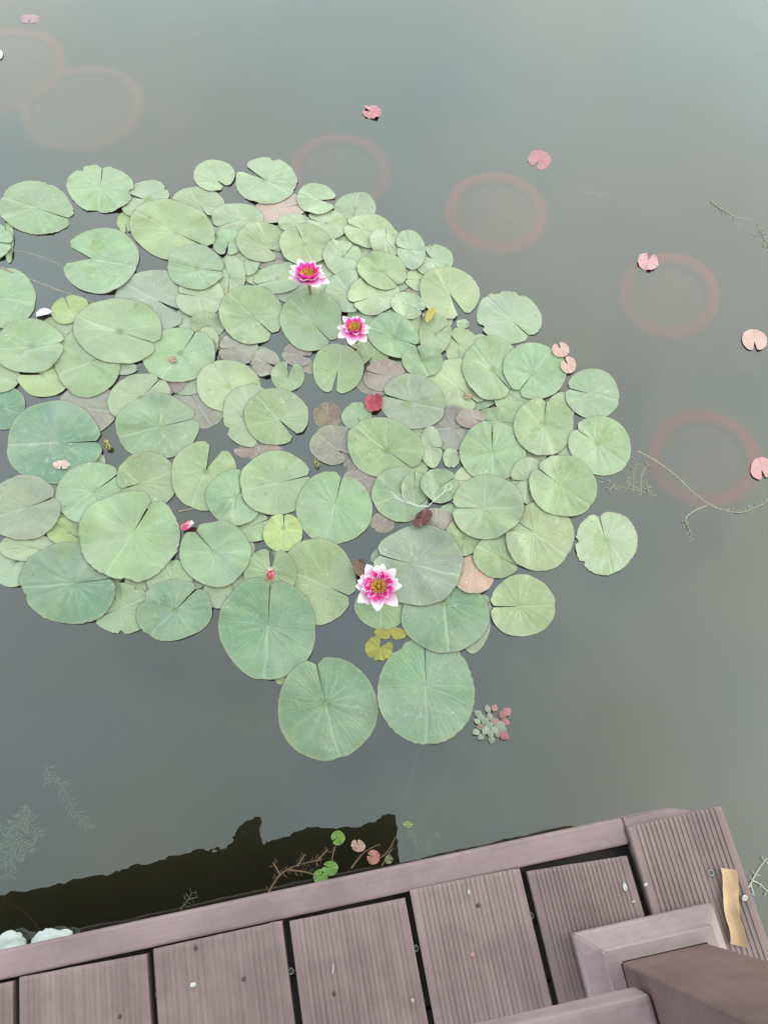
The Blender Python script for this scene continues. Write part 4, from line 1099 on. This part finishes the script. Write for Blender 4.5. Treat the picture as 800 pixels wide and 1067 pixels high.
flake(201, 1026.5, 3.4, 2.2, -20, (.80, .80, .76), 'white crumb on the second full plank from the left')
flake(651, 924.5, 1.8, 5, -15, (.80, .79, .75), 'white elongated flake beside the railing collar')
flake(660, 940, 1.8, 1.1, 10, (.78, .76, .70), 'tiny white speck just above the railing collar')
flake(673, 922, 2.0, 1.8, 0, (.80, .79, .75), 'white dot at the left edge of the end plank', DK + .0064)
flake(488.5, 930, 1.2, 2.6, -10, (.78, .77, .74), 'white sliver at the far end of the middle plank')
flake(492, 995, 2.4, 2.0, 20, (.70, .36, .34), 'pink dry petal bit at the middle of a plank')
flake(430, 1043, 1.8, 2.4, -10, (.78, .52, .46), 'pale pink bit low on a plank next to the gap')
flake(347, 1010, 1.0, 5.5, 4, (.62, .58, .56), 'pale scratchy streak of dirt on the plank left of centre')
flake(776, 936, 3.0, 3.4, 20, (.66, .64, .58), 'pale husk at the right edge of the end plank', DK + .0064)
# dry tan strip of leaf on the end plank
zt = DK + .007; A = [at(x, y, zt) for x, y in ((748.5, 904.5), (765, 906.5), (776, 988), (759.5, 984))]; org = (A[0] + A[2]) / 2
bm = bmesh.new(); g = []
for i in range(19):
    s = i / 18; row = []
    for j in range(7):
        t = j / 6; p = A[0].lerp(A[3], s).lerp(A[1].lerp(A[2], s), t) - org
        p += Vector((.0016 * sin(s * 9) + .0008 * noise.noise(Vector((s * 9, t, 2))), (.004 * noise.noise(Vector((t * 6, 1, 0))) if i in (0, 18) else 0), .0032 * (abs(t - .5) * 2) ** 2 + .004 * exp(-(s / .10) ** 2) * (1 - t * .4) + .0008 * sin(s * 17)))
        row.append(bm.verts.new(p))
    g.append(row)
for i in range(18):
    for j in range(6): bm.faces.new((g[i][j], g[i + 1][j], g[i + 1][j + 1], g[i][j + 1]))
tag(from_bm('dry_leaf_strip', bm, M['tan'], None, org), 'tan dry strip of leaf lying along the end plank', 'dry leaf')

# ------------------------------------------------------------------ white stones at the water's edge
for k, (px, py, sx, sy, sz, lab) in enumerate(((8, 994, .034, .026, .018, 'white rough stone at the deck edge, left of two'), (52, 987, .034, .024, .018, 'white rough stone at the deck edge, right of two'))):
    c0 = at(px, py, .02); bm = bmesh.new(); bmesh.ops.create_icosphere(bm, subdivisions=4, radius=1)
    for v in bm.verts:
        n_ = noise.noise(v.co * 1.6 + Vector((k * 9, 0, 0))) * .30 + noise.noise(v.co * 4.5 + Vector((k * 5, 3, 0))) * .13 + noise.noise(v.co * 12) * .04
        v.co = v.co * (1 + n_); v.co.x *= sx; v.co.y *= sy; v.co.z *= sz
    tag(from_bm('white_stone', bm, M['stone'], None, c0), lab, 'stone', 'white stones at the deck edge')

# ------------------------------------------------------------------ pavilion eave overhead, seen mirrored in the water by the deck
EZ = 3.1
EP = [(-40, 940), (-4, 931), (14, 925), (30, 925), (50, 919.5), (84, 913), (118, 907), (154, 901.5), (164, 898.5), (174, 898), (200, 893), (233, 886), (242, 872), (251, 856), (260, 854), (268, 854), (270, 866), (275, 877), (300, 872), (340, 865), (376, 858), (408, 850.5), (411, 852), (412, 870), (414, 880), (416, 900), (420, 960)]


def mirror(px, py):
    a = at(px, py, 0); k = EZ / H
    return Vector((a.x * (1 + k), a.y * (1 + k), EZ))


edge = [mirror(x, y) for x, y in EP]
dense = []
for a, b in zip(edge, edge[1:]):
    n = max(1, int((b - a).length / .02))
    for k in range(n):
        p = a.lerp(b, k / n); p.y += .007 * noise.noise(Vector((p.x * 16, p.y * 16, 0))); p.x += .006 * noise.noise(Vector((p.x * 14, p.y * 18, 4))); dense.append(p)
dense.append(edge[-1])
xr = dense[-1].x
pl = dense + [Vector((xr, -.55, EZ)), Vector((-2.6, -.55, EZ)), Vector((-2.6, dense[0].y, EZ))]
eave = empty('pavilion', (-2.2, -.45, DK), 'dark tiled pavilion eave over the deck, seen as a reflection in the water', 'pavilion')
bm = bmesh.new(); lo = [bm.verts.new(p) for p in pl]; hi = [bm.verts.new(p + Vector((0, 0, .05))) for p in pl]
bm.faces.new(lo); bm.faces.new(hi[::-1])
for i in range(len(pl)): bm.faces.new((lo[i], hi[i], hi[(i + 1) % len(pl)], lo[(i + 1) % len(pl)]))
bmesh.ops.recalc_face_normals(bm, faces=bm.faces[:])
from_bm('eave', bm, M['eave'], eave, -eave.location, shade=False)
for x in (-2.2, -1.3):
    bm = bmesh.new(); bmesh.ops.create_cone(bm, segments=20, radius1=.07, radius2=.06, depth=EZ - BED, cap_ends=True, matrix=Matrix.Translation((x, -.45, (EZ + BED) / 2)))
    from_bm('pillar', bm, M['eave'], eave, -eave.location)

# ------------------------------------------------------------------ render settings
sc.view_settings.view_transform = 'Standard'; sc.view_settings.look = 'None'; sc.view_settings.exposure = 0
sc.render.engine = 'CYCLES'
sc.cycles.use_denoising = True
sc.cycles.max_bounces = 10; sc.cycles.diffuse_bounces = 3; sc.cycles.glossy_bounces = 4; sc.cycles.transmission_bounces = 8
sc.cycles.sample_clamp_indirect = 4.0
sc.cycles.caustics_refractive = True
